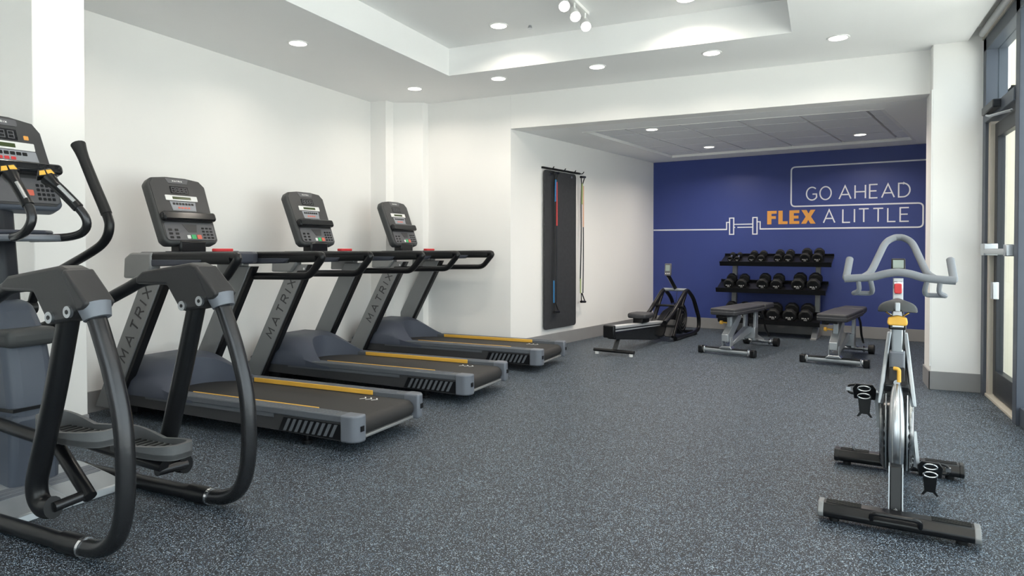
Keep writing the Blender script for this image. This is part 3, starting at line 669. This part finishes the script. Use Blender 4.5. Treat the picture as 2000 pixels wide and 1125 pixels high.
# flywheel and guards
fy, fz, fr = .37, .345, .215
vs = MB(); n = 40
def ringprof(profile, name, mm, par, cx=0):
    mb = MB(); k = len(profile); V = []
    for i in range(n):
        a = 2 * math.pi * i / n
        for r_, x_ in profile: V.append((cx + x_, fy + r_ * math.cos(a), fz + r_ * math.sin(a)))
    mb.add(V, [(i * k + j, ((i + 1) % n) * k + j, ((i + 1) % n) * k + (j + 1) % k, i * k + (j + 1) % k) for i in range(n) for j in range(k)])
    return mb.build(name, mm, par)
fw = ringprof([(.03, -.012), (.17, -.012), (.19, -.020), (.205, -.020), (.205, .020), (.19, .020), (.17, .012), (.03, .012)], 'flywheel', 'steel', bk)
# chrome guard band wrapped over the rear of the wheel, pointed top and bottom
gb = MB(); NA = 30
def gf(u, v):
    a = R(112 + 136 * u); wv = .010 + .020 * math.sin(math.pi * min(1, max(0, .06 + .88 * u))) ** .7
    x = (v - .5) * 2 * wv; bow = .012 * (1 - (2 * v - 1) ** 2); r_ = fr + .006 + bow
    return (x, fy + r_ * math.cos(a), fz + r_ * math.sin(a))
gb.grid(gf, NA, 8); g_o = gb.build('wheel_guard', 'steel', bk)
so = g_o.modifiers.new('solid', 'SOLIDIFY'); so.thickness = .004
for v in (.25, .75): MB().tube([gf(k / NA, v) for k in range(1, NA)], .0025, 6).build('guard_ridge', 'grey_metal', g_o)
for u in (.01, .985):
    p = Vector(gf(u, .5)); MB().cyl(p + Vector((0, .012, 0)), p - Vector((0, .008, 0)), .013, 16).build('bolt', 'chrome', g_o)
for q in (-1, 1):
    # dark louvered side shrouds
    shp = [(fy + .19 * math.cos(R(a)), fz + .205 * math.sin(R(a))) for a in range(95, 271, 12)] + [(.56, fz - .14), (.60, .30), (.56, .47)]
    cy_, cz_ = .42, .33; no = len(shp); mid = [(cy_ + (a - cy_) * .97, cz_ + (b - cz_) * .97) for a, b in shp]; inn = [(cy_ + (a - cy_) * .80, cz_ + (b - cz_) * .82) for a, b in shp]
    VS = [(q * .012, a, b) for a, b in shp] + [(q * .048, a, b) for a, b in mid] + [(q * .066, a, b) for a, b in inn]
    sd = MB().add(VS, [tuple(range(no)), tuple(range(2 * no, 3 * no))] + [(L_ * no + i, L_ * no + (i + 1) % no, (L_ + 1) * no + (i + 1) % no, (L_ + 1) * no + i) for L_ in (0, 1) for i in range(no)]).build('side_shroud', 'black_gloss', bk, ang=50)
    for k in range(5):
        rr = .190 - k * .010
        MB().tube([(q * (.040 + .0052 * k), fy + rr * math.cos(R(a)), fz + rr * 1.05 * math.sin(R(a))) for a in range(125, 236, 10)], .0035, 6).build('louver', 'steel', sd)
    # side frame rail from the seat tube down to the wheel
    MB().prism([(.50, .76), (.46, .76), (.29, .56), (.27, .46), (.33, .455), (.44, .52), (.56, .66)], lambda a, b, d: (q * (.024 + max(0, .76 - b) * .115 + d), a, b), 0, .017).build('frame_side', 'silver_paint', bk, bevel=.004)
    MB().prism([(.34, .46), (.55, .46), (.75, .12), (.60, .10)], YZ(0), q * .030, q * .050).build('lower_frame', 'silver_paint', bk, bevel=.006)
MB().prism([(.50, .755), (.42, .69), (.28, .545), (.30, .46), (.56, .46), (.58, .66)], lambda a, b, d: (d * (.026 + max(0, .76 - b) * .115), a, b), -1, 1).build('frame_core', 'black_gloss', bk, bevel=.008)
MB().tube(fillet([(-.012, .27, .622), (.008, .262, .622), (.008, .262, .565)], .012), .0085, 8).build('resistance_lever', 'yellow', bk)
# front fork frame up to the bar post
MB().tube([(0, .50, .50), (0, .70, .78)], .032, 4, side=(1, 0, 0)).build('front_tube', 'silver_paint', bk)
MB().tube([(0, .62, .45), (0, .86, .08)], .030, 4, side=(1, 0, 0)).build('front_leg', 'silver_paint', bk)
hp_ = MB().prism(rrect(.046, .036, .006), lambda a, b, d: (a, .70 + b + (d - .74) * .42, d), .72, 1.0).build('handlebar_post', 'silver_paint', bk)
MB().box((-.022, .77, .935), (.022, .81, .985)).build('clamp', 'steel', bk, bevel=.006)
MB().prism(rrect(.034, .05, .008), lambda a, b, d: (a, .765 + d * .5, .95 + b), -.03, .01).build('clamp_lever', 'red', bk, bevel=.004)
# seat tube, post and saddle
stb = MB().prism(rrect(.062, .07, .012), lambda a, b, d: (a, .36 + b - (d - .6) * .12, d), .60, .69).build('seat_tube', 'cap_grey', bk, bevel=.006)
MB().prism([(-.036, .455), (.036, .455), (.030, .62), (-.030, .62)], lambda a, b, d: (a, .265 + d + (b - .455) * .3, b), 0, .012).build('lever_plate', 'black', bk, bevel=.004)
sp = MB().prism(rrect(.044, .044, .008), lambda a, b, d: (a, .355 + b - (d - .6) * .12, d), .68, .82).build('seat_post', 'silver_paint', bk)
MB().box((.022, .32, .70), (.028, .36, .80)).build('post_scale', 'black', sp)
MB().box((-.034, .30, .79), (.034, .38, .825)).build('slider', 'black', bk, bevel=.006)
MB().box((-.024, .28, .80), (.024, .31, .85)).build('slider_block', 'steel', bk, bevel=.005)
MB().prism([(-.040, .822), (-.036, .846), (0, .856), (.036, .846), (.040, .822), (.034, .812), (-.034, .812)], lambda a, b, d: (a, .262 + d, b), 0, .05).build('seat_knob', 'yellow', bk, bevel=.006)
def sf(u, v):      # saddle: wide back at u=0, nose at u=1, closed all round
    e = math.sqrt(max(0, 1 - max(0, (.14 - u) / .14) ** 2)) * math.sqrt(max(0, 1 - max(0, (u - .92) / .08) ** 2))
    wv = (.066 * (1 - u) ** .9 + .019) * (.25 + .75 * e); a = 2 * math.pi * v; c_, s_ = math.cos(a), math.sin(a)
    hz_ = (.034 if s_ > 0 else .016) * (.3 + .7 * e)
    return (-wv * math.copysign(abs(c_) ** .75, c_), .25 + .27 * u, .884 + .006 * (1 - u) ** 2 - .014 * (1 - u) * abs(c_) ** 2 + hz_ * math.copysign(abs(s_) ** .7, s_))
sm = MB().grid(sf, 20, 24)
sm.f += [tuple(range(24)), tuple(20 * 25 + k for k in range(24))]
sdl = sm.build('saddle', 'shell', bk, ang=80, weld=True)
MB().box((-.010, .235, .875), (.010, .253, .915)).build('saddle_stripe', 'silver_paint', sdl, bevel=.004)
for q in (-1, 1): MB().tube([(q * .045, .27, .872), (q * .022, .31, .852), (q * .02, .42, .862)], .004, 8).build('saddle_rail', 'chrome', sdl)
# handlebar
hb = empty('handlebar', (0, 0, 0)); hb.parent = bk
hbm = MB()
main = smooth([(-.245, .80, .993), (-.17, .80, .998), (-.11, .80, 1.005), (-.055, .80, 1.022), (0, .80, 1.03), (.055, .80, 1.022), (.11, .80, 1.005), (.17, .80, .998), (.245, .80, .993)], 5)
hbm.tube(main, .020, 14); C.objects.unlink(hb); bpy.data.objects.remove(hb)
hb = hbm.build('handlebar', 'bar_grey', bk)
MB().tube(smooth([(-.16, .80, 1.0), (-.125, .85, 1.03), (-.092, .95, 1.11), (-.062, 1.03, 1.18), (-.025, 1.07, 1.208), (0, 1.075, 1.212), (.025, 1.07, 1.208), (.062, 1.03, 1.18), (.092, .95, 1.11), (.125, .85, 1.03), (.16, .80, 1.0)], 5), .0175, 14).build('aero_loop', 'bar_grey', hb)
for q in (-1, 1):
    MB().tube(fillet([(q * .225, .80, .995), (q * .238, .81, .995), (q * .228, .92, 1.095)], .012), [.020] * 6 + [.0185] * 2 if False else .0185, 14).build('bar_end', 'bar_grey', hb)
    MB().tube(fillet([(q * .18, .80, .985), (q * .175, .81, .93), (q * .205, .83, .915), (q * .20, .86, .915), (q * .12, .86, .915), (q * .115, .82, .94), (q * .125, .80, .99)], .02), .012, 10).build('bar_drop', 'bar_grey', hb)
lc = MB().box((-.032, .86, 1.03), (.032, .88, 1.10), Matrix.Rotation(0, 4, 'X')).build('display', 'black', bk, bevel=.006)
MB().box((-.024, .8575, 1.05), (.024, .860, 1.092)).build('lcd_screen', 'lcd_grey', lc)
MB().box((-.035, .84, 1.025), (.035, .86, 1.036)).build('display_edge', 'yellow', lc)
# cranks and pedals
cyy, czz = .50, .30
for q, dz in ((-1, .165), (1, -.165)):
    cr = MB().tube([(q * .066, cyy, czz), (q * .082, cyy, czz + dz)], .014, 4, side=(0, 1, 0)).build('crank', 'silver_paint', bk)
    pz = czz + dz
    MB().cyl((q * .080, cyy, pz), (q * .165, cyy, pz), .008, 10).build('axle', 'chrome', cr)
    pdl = MB().prism([(-.045, -.05), (.045, -.05), (.05, .02), (.035, .052), (-.035, .052), (-.05, .02)], lambda a, b, d: (q * .135 + a, cyy - .012 + d - b * .25, pz + b * .75), -.010, .012).build('pedal', 'black', cr, bevel=.004)
    for k in range(2): MB().tube([(q * .135 + .027 * math.cos(R(a)), cyy - .030, pz + .018 - .036 * k + .012 * math.sin(R(a))) for a in range(0, 361, 24)], .0045, 8).build('cleat', 'chrome', pdl)
    MB().prism([(-.028, -.04), (.028, -.04), (.022, -.105), (.034, -.125), (.026, -.128), (.012, -.112), (-.012, -.112), (-.026, -.128), (-.034, -.125), (-.022, -.105)], lambda a, b, d: (q * .135 + a, cyy + .01 + d, pz + b), 0, .006).build('toe_cage', 'black', pdl)
    MB().tube(fillet([(q * .165, cyy, pz + .03), (q * .205, cyy, pz + .022), (q * .205, cyy, pz - .012), (q * .165, cyy, pz - .018)], .012), .006, 8).build('strap', 'black', pdl)
    MB().box((q * .205 - .010, cyy - .008, pz - .002), (q * .205 + .010, cyy + .008, pz + .016)).build('buckle', 'chrome', pdl)

# ================================================================== BENCHES
def bench():
    b = empty('weight_bench', (0, 0, 0), 0, '-', 'bench', 'adjustable benches in front of the rack')
    st = MB().tube([(-.29, 0, .045), (.29, 0, .045)], .027, 14).build('front_stabilizer', 'silver_paint', b)
    MB().box((-.25, -.030, .066), (.25, .030, .0745)).build('grip_pad', 'rubber', st, bevel=.003)
    for s in (-1, 1):
        MB().box((s * .29 - .028, -.038, 0), (s * .29 + .028, .038, .082)).build('end_cap', 'black', st, bevel=.012)
        MB().box((s * .245 - .008, -.034, .012), (s * .245 + .008, .034, .079)).build('clamp_ring', 'chrome', st, bevel=.004)
    MB().prism([(-.075, .07), (.075, .07), (.055, .10), (-.04, .10)], lambda a, c, d: (a, d, c), -.045, .05).build('base_bracket', 'steel', b, bevel=.006)
    for s in (-1, 1): MB().box((s * .045 - .004, -.02, .09), (s * .045 + .004, .05, .19)).build('bracket_ear', 'silver_paint', b, bevel=.002)
    MB().prism([(-.02, .09), (.06, .09), (.62, .19), (.62, .26), (.50, .26)], lambda a, c, d: (d, a, c), -.032, .032).build('spine', 'silver_paint', b, bevel=.008)
    MB().prism([(-.05, .15), (.03, .15), (.30, .37), (.30, .42), (.22, .42), (-.05, .225)], lambda a, c, d: (d, a, c), -.038, .038).build('incline_arm', 'silver_paint', b, bevel=.006)
    po = MB().box((-.024, .06, .20), (.024, .108, .42)).build('seat_post', 'silver_paint', b, bevel=.005)
    kb = MB().cyl((-.024, .084, .34), (-.085, .084, .34), .008, 10); kb.cyl((-.085, .084, .34), (-.11, .084, .34), .021, 14); kb.build('pull_pin', 'yellow', po)
    rp = MB()
    rp.prism([(.60, .10), (.70, .10), (.70, .45), (.64, .45)], lambda a, c, d: (d, a, c), .045, .075); rp.prism([(.60, .10), (.70, .10), (.70, .45), (.64, .45)], lambda a, c, d: (d, a, c), -.075, -.045)
    rp.box((-.075, .60, .12), (.075, .70, .25)); rp.build('rear_post', 'silver_paint', b, bevel=.005)
    ax = MB().tube([(-.15, 1.0, .05), (.15, 1.0, .05)], .022, 12).build('rear_axle', 'steel', b)
    MB().prism([(.62, .12), (.70, .19), (1.02, .075), (1.02, .03)], lambda a, c, d: (d, a, c), -.03, .03).build('rear_spine', 'silver_paint', b, bevel=.006)
    for s in (-1, 1):
        w_ = MB().cyl((s * .15, 1.0, .05), (s * .205, 1.0, .05), .05, 22).build('wheel', 'rubber', ax)
        MB().cyl((s * .10, 1.0, .052), (s * .115, 1.0, .052), .040, 18).build('wheel_guard', 'chrome', ax)
    MB().tube(fillet([(.10, .70, .42), (.10, .80, .36), (.10, .86, .22), (.10, .98, .12)], .04), .012, 8).build('adjust_ladder', 'black', b)
    MB().tube(fillet([(-.10, .70, .42), (-.10, .80, .36), (-.10, .86, .22), (-.10, .98, .12)], .04), .012, 8).build('adjust_ladder', 'black', b)
    MB().box((-.05, -.10, .415), (.05, .98, .440)).build('pad_frame', 'black', b, bevel=.006)
    MB().box((-.115, -.02, .395), (-.05, .06, .43)).build('pad_bracket', 'black', b, bevel=.006)
    p1 = MB().prism(rrect(.285, .86, .03), lambda a, c, d: (a, .31 + c, .438 + d), 0, .072).build('back_pad', 'pad', b, bevel=.012, seg=3)
    MB().tube([(a * 1.002, .31 + c * 1.001, .474) for a, c in rrect(.285, .86, .03)] + [(rrect(.285, .86, .03)[0][0] * 1.002, .31 + rrect(.285, .86, .03)[0][1], .474)], .003, 6).build('piping', 'panel_mid', p1)
    MB().prism([(-.14, -.17), (.14, -.17), (.115, .17), (-.115, .17)], lambda a, c, d: (a, .94 + c, .442 + d), 0, .068).build('seat_pad', 'pad', b, bevel=.02, seg=3)
    MB().box((-.035, 1.10, .46), (.035, 1.116, .495)).build('seat_badge', 'panel_light', b, bevel=.003)
    return b
b1 = bench(); b1.location = (-.945, 7.53, 0); b1.rotation_euler = (0, 0, R(-16)); b1['label'] = 'silver framed black padded bench standing between the rowing machine and the other bench'
b2 = copy_tree(b1); b2.location = (.10, 7.335, 0); b2.rotation_euler = (0, 0, R(-12)); b2['label'] = 'silver framed black padded bench standing towards the white pillar, behind the spin bike'

# ================================================================== DUMBBELL RACK
rk = empty('dumbbell_rack', (B.x + wd.x * 1.78 + wn.x * .32, B.y + wd.y * 1.78 + wn.y * .32, 0), math.atan2(wd.y, wd.x), 'black three-shelf dumbbell rack on grey legs against the blue wall', 'rack')
SH = [(.955, 1.40, -.66, .72, .06), (.60, 1.4, -.70, .66, .02), (.20, 1.3, -.66, .60, -.02)]
tilt = R(20)
def shelf_pt(k, x, f, h):       # f: 0 front edge .. depth .30, h above shelf plane
    z0, _, a, b_, y0 = SH[k]; y = -.17 - y0 * 0 - (.04 * k) ; return Vector((x, y + f * math.cos(tilt) - h * math.sin(tilt), z0 + f * math.sin(tilt) + h * math.cos(tilt)))
for k in range(3):
    z0, _, xa, xb, _ = SH[k]
    m = MB(); vs = []
    for x in (xa, xb):
        for f, h in ((0, 0), (.30, 0), (.30, -.012), (0, -.012)): vs.append(shelf_pt(k, x, f, h))
    m.add(vs, [(0,1,2,3),(4,5,6,7),(0,1,5,4),(1,2,6,5),(2,3,7,6),(3,0,4,7)]); s_ = m.build('shelf', 'black', rk)
    for f in (0, .30):
        m = MB(); vs = []
        for x in (xa, xb):
            for ff, h in ((f - .006, -.035), (f + .006, -.035), (f + .006, .028), (f - .006, .028)): vs.append(shelf_pt(k, x, ff, h))
        m.add(vs, [(0,1,2,3),(4,5,6,7),(0,1,5,4),(1,2,6,5),(2,3,7,6),(3,0,4,7)]); m.build('shelf_lip', 'black', s_)
for s in (-.53, .53):
    up = MB().prism([(.02, 0), (.10, 0), (.20, 1.0), (.13, 1.0)], YZ(0), s - .03, s + .03).build('upright', 'grey_metal', rk, bevel=.004)
    MB().prism([(-.26, 0), (-.16, 0), (.08, .17), (.04, .24)], YZ(0), s - .035, s + .035).build('leg', 'silver_paint', rk, bevel=.006)
    MB().box((s - .035, -.27, 0), (s + .035, .14, .02)).build('foot_plate', 'grey_metal', up, bevel=.003)
def dumbbell(r, hl, grip, text=True):
    d = empty('dumbbell', (0, 0, 0), 0, '-', 'dumbbell', '-')
    n = 8
    for s in (-1, 1):
        prof = [(r * math.cos(R(22.5 + 45 * k)) * .98, r * math.sin(R(22.5 + 45 * k)) * .98) for k in range(n)]
        hd = MB().prism(prof, lambda a, b, e: (a, s * (grip / 2 + e), b), 0, hl).build('head', 'rubber', d, bevel=r * .16, seg=2)
        fc = MB().cyl((0, s * (grip / 2 + hl - .001), 0), (0, s * (grip / 2 + hl + .0015), 0), r * .66, 20).build('face_disc', 'black', hd)
        mb = MB(); word(mb, 'XULT', r * .95, r * .24, r * .06, lambda a, b, e: (-s * (a - r * .475), s * (grip / 2 + hl + .0016 + e), b - r * .30), 0, .001); mb.build('lettering', 'white_label', fc)
        MB().box((-r * .22, s * (grip / 2 + hl + .0016) - .0005, -r * .50), (r * .22, s * (grip / 2 + hl + .0016) + .0005, -r * .42)).build('weight_mark', 'white_label', fc)
    h_ = MB(); h_.tube([(0, -grip / 2 - .002, 0), (0, -grip / 4, 0), (0, 0, 0), (0, grip / 4, 0), (0, grip / 2 + .002, 0)], [.013, .0155, .0165, .0155, .013], 14).build('handle', 'chrome', d)
    return d
rows = [(0, [(-.535, .038), (-.440, .038), (-.250, .052), (-.130, .052), (.080, .059), (.207, .059), (.41, .068), (.555, .068)]),
        (1, [(-.535, .072), (-.365, .072), (-.10, .079), (.075, .079), (.335, .087), (.52, .087)]),
        (2, [(-.525, .084), (-.35, .084), (-.155, .088), (.045, .088), (.245, .090), (.435, .090)])]
rowname = ['top', 'middle', 'bottom']; sizes = {}
words = {0: ['smallest black dumbbell with bare chrome handle', 'small black dumbbell in the second pair', 'medium-small black dumbbell in the third pair', 'largest black dumbbell of its shelf'],
         1: ['smaller black eight-sided dumbbell', 'middle-sized black eight-sided dumbbell', 'larger black eight-sided dumbbell'], 2: ['heavy dumbbell half hidden by bench', 'heavy black dumbbell of the centre pair', 'heaviest black dumbbell with the widest heads']}
Mrk = Matrix.Translation(rk.location) @ Matrix.Rotation(math.atan2(wd.y, wd.x), 4, 'Z')
for k, row in rows:
    for i, (x, r) in enumerate(row):
        if r not in sizes: sizes[r] = d = dumbbell(r, r * .85 if r > .04 else .036, .125)
        else: d = copy_tree(sizes[r])
        p = shelf_pt(k, x, .150, r * .93 + .001)
        d.matrix_world = Mrk @ Matrix.Translation(p) @ Matrix.Rotation(tilt, 4, 'X')
        d['label'] = '%s on the %s shelf, %s' % (words[k][i // 2], rowname[k], ('the one towards the rower', 'the one towards the pillar')[i % 2]); d['group'] = '%s shelf dumbbells, pair %s' % (rowname[k], 'ABCD'[i // 2])

# ================================================================== ROWING MACHINE
ax = math.atan2(2.1, .33) - math.pi / 2
rw = empty('rowing_machine', (-2.05, 7.0, 0), ax, 'black rowing machine with pale aluminium rail beside the alcove wall', 'rowing machine')
# local: x right, y forward (u)
rf = MB().tube([(-.235, .0, .045), (.235, .0, .045)], .024, 12, flat=.8).build('rear_stabilizer', 'black', rw)
for s in (-1, 1): MB().cyl((s * .20, 0, 0), (s * .20, 0, .028), .022, 14).build('foot', 'white_label', rf)
MB().tube([(0, .02, .05), (0, .13, .20)], .028, 4, side=(1, 0, 0)).build('rear_leg', 'black', rw)
m = MB().prism([(-.10, .325), (-.10, .262), (1.55, .185), (1.55, .245)], lambda a, b, d: (d, a, b), -.045, .045).build('rail', 'alu', rw, bevel=.006)
MB().prism([(-.08, .294), (-.08, .280), (1.53, .205), (1.53, .218)], lambda a, b, d: (d, a, b), -.048, .048).build('rail_groove', 'slate_dark', m)
MB().box((-.065, -.135, .20), (.065, -.085, .335)).build('rail_end', 'black', rw, bevel=.012)
MB().prism([(-.08, .262), (-.06, .18), (.95, .06), (1.20, .045), (1.45, .10), (1.50, .20)], lambda a, b, d: (d, a, b), -.052, .052).build('lower_hull', 'black_gloss', rw, bevel=.015, seg=3)
so_ = [(-.11, .60), (-.135, .70), (-.12, .86), (-.05, .90), (.05, .90), (.12, .86), (.135, .70), (.11, .60), (.03, .585), (-.03, .585)]
se = MB().prism(so_, XY(.345), 0, .055).build('seat', 'pad', rw, bevel=.018, seg=3)
MB().box((-.06, .64, .285), (.06, .85, .347)).build('seat_carriage', 'black', se, bevel=.008)
for s in (-1, 1):
    l = s * .155
    MB().tube(fillet([(l, 1.10, .26), (l, 1.36, .35), (l, 1.86, .63), (l, 2.12, .50), (l, 2.36, .20), (l, 2.34, .06), (l, 2.15, .03), (l, 1.45, .03)], .10, 6), .026, 12).build('side_frame', 'black', rw)
    MB().tube([(l, 1.82, .60), (l, 1.58, .33), (l, 1.36, .06)], .028, 12).build('inner_strut', 'black', rw)
    ft_ = MB().prism(rrect(.10, .27, .03), lambda a, b, d: (s * .105 + a, 1.40 + b * .62 + d * .6, .165 + b * .72 - d * .5), 0, .018).build('footplate', 'panel', rw, bevel=.004)
    MB().box((s * .105 - .055, 1.40, .175), (s * .105 + .055, 1.425, .20)).build('foot_strap', 'rubber', ft_)
    MB().cyl((l, 2.20, 0), (l, 2.20, .03), .025, 12).build('foot', 'rubber', rw)
MB().tube([(-.155, 1.86, .615), (.155, 1.86, .615)], .020, 12).build('top_crossbar', 'silver_paint', rw)
MB().tube([(-.155, 2.20, .035), (.155, 2.20, .035)], .024, 12).build('front_stabilizer', 'black', rw)
fl = MB().cyl((-.075, 1.93, .235), (.075, 1.93, .235), .205, 32).build('flywheel_housing', 'black_gloss', rw, bevel=.02)
for s in (-1, 1):
    for k in range(3): MB().tube([(s * .077, 1.93 + (.06 + .045 * k) * math.cos(R(a)), .235 + (.06 + .045 * k) * math.sin(R(a))) for a in range(0, 361, 20)], .005, 6).build('vent_ring', 'panel', fl)
MB().prism([(1.20, .20), (1.55, .36), (1.80, .40), (1.85, .20), (1.50, .12)], lambda a, b, d: (d, a, b), -.055, .055).build('front_housing', 'black', rw, bevel=.015)
MB().tube([(0, 1.88, .62), (0, 1.62, .80)], .030, 4, side=(1, 0, 0)).build('monitor_arm', 'black', rw)
mo = MB().prism(rrect(.085, .155, .012), lambda a, b, d: (a, 1.59 + d + b * .1, .885 + b), 0, .03).build('monitor', 'panel_mid', rw, bevel=.005)
MB().prism(rrect(.058, .075, .004), lambda a, b, d: (a, 1.589 + d + (b + .02) * .1, .905 + b), -.002, .001).build('screen', 'lcd_grey', mo)
for k in range(3): MB().cyl((-.022 + .022 * k, 1.582, .835), (-.022 + .022 * k, 1.579, .835), .007, 10).build('key', 'white_label', mo)
hd = MB().tube([(-.20, 1.62, .42), (-.06, 1.60, .425), (.06, 1.60, .425), (.20, 1.62, .42)], .014, 10).build('pull_handle', 'rubber', rw)
MB().cyl((0, 1.60, .425), (0, 1.80, .42), .012, 8).build('pull_strap', 'chrome', rw)
MB().tube([(.03, 1.86, .60), (.05, 1.75, .45)], .003, 6).build('cable', 'black', rw)

# ================================================================== MAT AND BANDS ON THE ALCOVE WALL
ad = (B - A).normalized(); an = Vector((ad.y, -ad.x))
def AM(a, b, d): p = A + ad * a + an * d; return (p.x, p.y, b)
mt = MB().prism([(.94 + a, 1.137 + b) for a, b in rrect(.69, 1.85, .04)], AM, .022, .040).build('exercise_mat', 'matt_foam', None, bevel=.004)
tag(mt, 'charcoal exercise mat hanging flat on the alcove wall', 'mat')
for a in (.70, 1.18):
    MB().cyl(AM(a, 2.02, .0402), AM(a, 2.02, .043), .014, 16).build('grommet', 'steel', mt)
rl = MB().prism([(.585, 2.075), (1.30, 2.075), (1.30, 2.098), (.585, 2.098)], AM, 0, .02).build('hook_rail', 'black', None)
tag(rl, 'slim black hook rail along the top edge of the hanging mat', 'hook rail')
for a in (.70, .95, 1.18, 1.37): MB().tube(fillet([AM(a, 2.085, .015), AM(a, 2.075, .08), AM(a, 2.10, .10)], .02), .006, 8).build('hook', 'black', rl)
MB().prism([(1.30, 2.075), (1.42, 2.075), (1.42, 2.098), (1.30, 2.098)], AM, 0, .02).build('rail_extension', 'black', rl)
def band(a, bot, c1, c2, label):
    e = empty('resistance_band', AM(a, bot, .06), 0, label, 'resistance band'); o = Vector(AM(a, bot, .06))
    L = lambda *q: Vector(AM(*q)) - o
    def handle(zc, tilt_, up):
        k = 1 if up else -1
        h = MB().tube(fillet([L(a - .005, zc + k * .0, .065), L(a - .045 + tilt_, zc - k * .10, .085), L(a + .055 + tilt_, zc - k * .11, .075), L(a + .01, zc, .065)], .015), .007, 8).build('strap', 'rubber', e)
        MB().tube([L(a - .06 + tilt_, zc - k * .103, .088), L(a + .065 + tilt_, zc - k * .112, .074)], .015, 12).build('grip', 'black', e)
    handle(2.03 - .10, 0, False); handle(bot + .12, .01, True)
    MB().tube(smooth([L(a - .012, 1.95, .07), L(a - .02, 1.70, .068), L(a - .012, 1.3, .066), L(a - .03, .9, .068), L(a - .035, .75, .068)], 4), .0075, 8).build('tube', 'black', e)
    MB().tube(smooth([L(a - .014, 1.955, .082), L(a - .02, 1.80, .082), L(a - .021, 1.70, .082)], 4), .010, 8).build('tube', c1, e)
    MB().tube(smooth([L(a - .035, .78, .072), L(a - .036, bot + .12, .072)], 4), .009, 8).build('tube', c1, e)
    MB().tube(smooth([L(a + .02, 1.93, .075), L(a + .022, 1.6, .075), L(a + .022, 1.42, .075)], 4), .010, 8).build('tube', c2, e)
    MB().tube(smooth([L(a + .022, 1.42, .075), L(a + .03, 1.0, .072), L(a + .024, bot + .12, .070)], 4), .007, 8).build('tube', 'slate_dark', e)
band(.775, .40, 'tube_blue', 'tube_red', 'blue and red resistance tube with black handles hanging over the mat')
band(1.375, .48, 'tube_green', 'tube_peach', 'green and peach resistance tube with black handles hanging beside the mat edge')
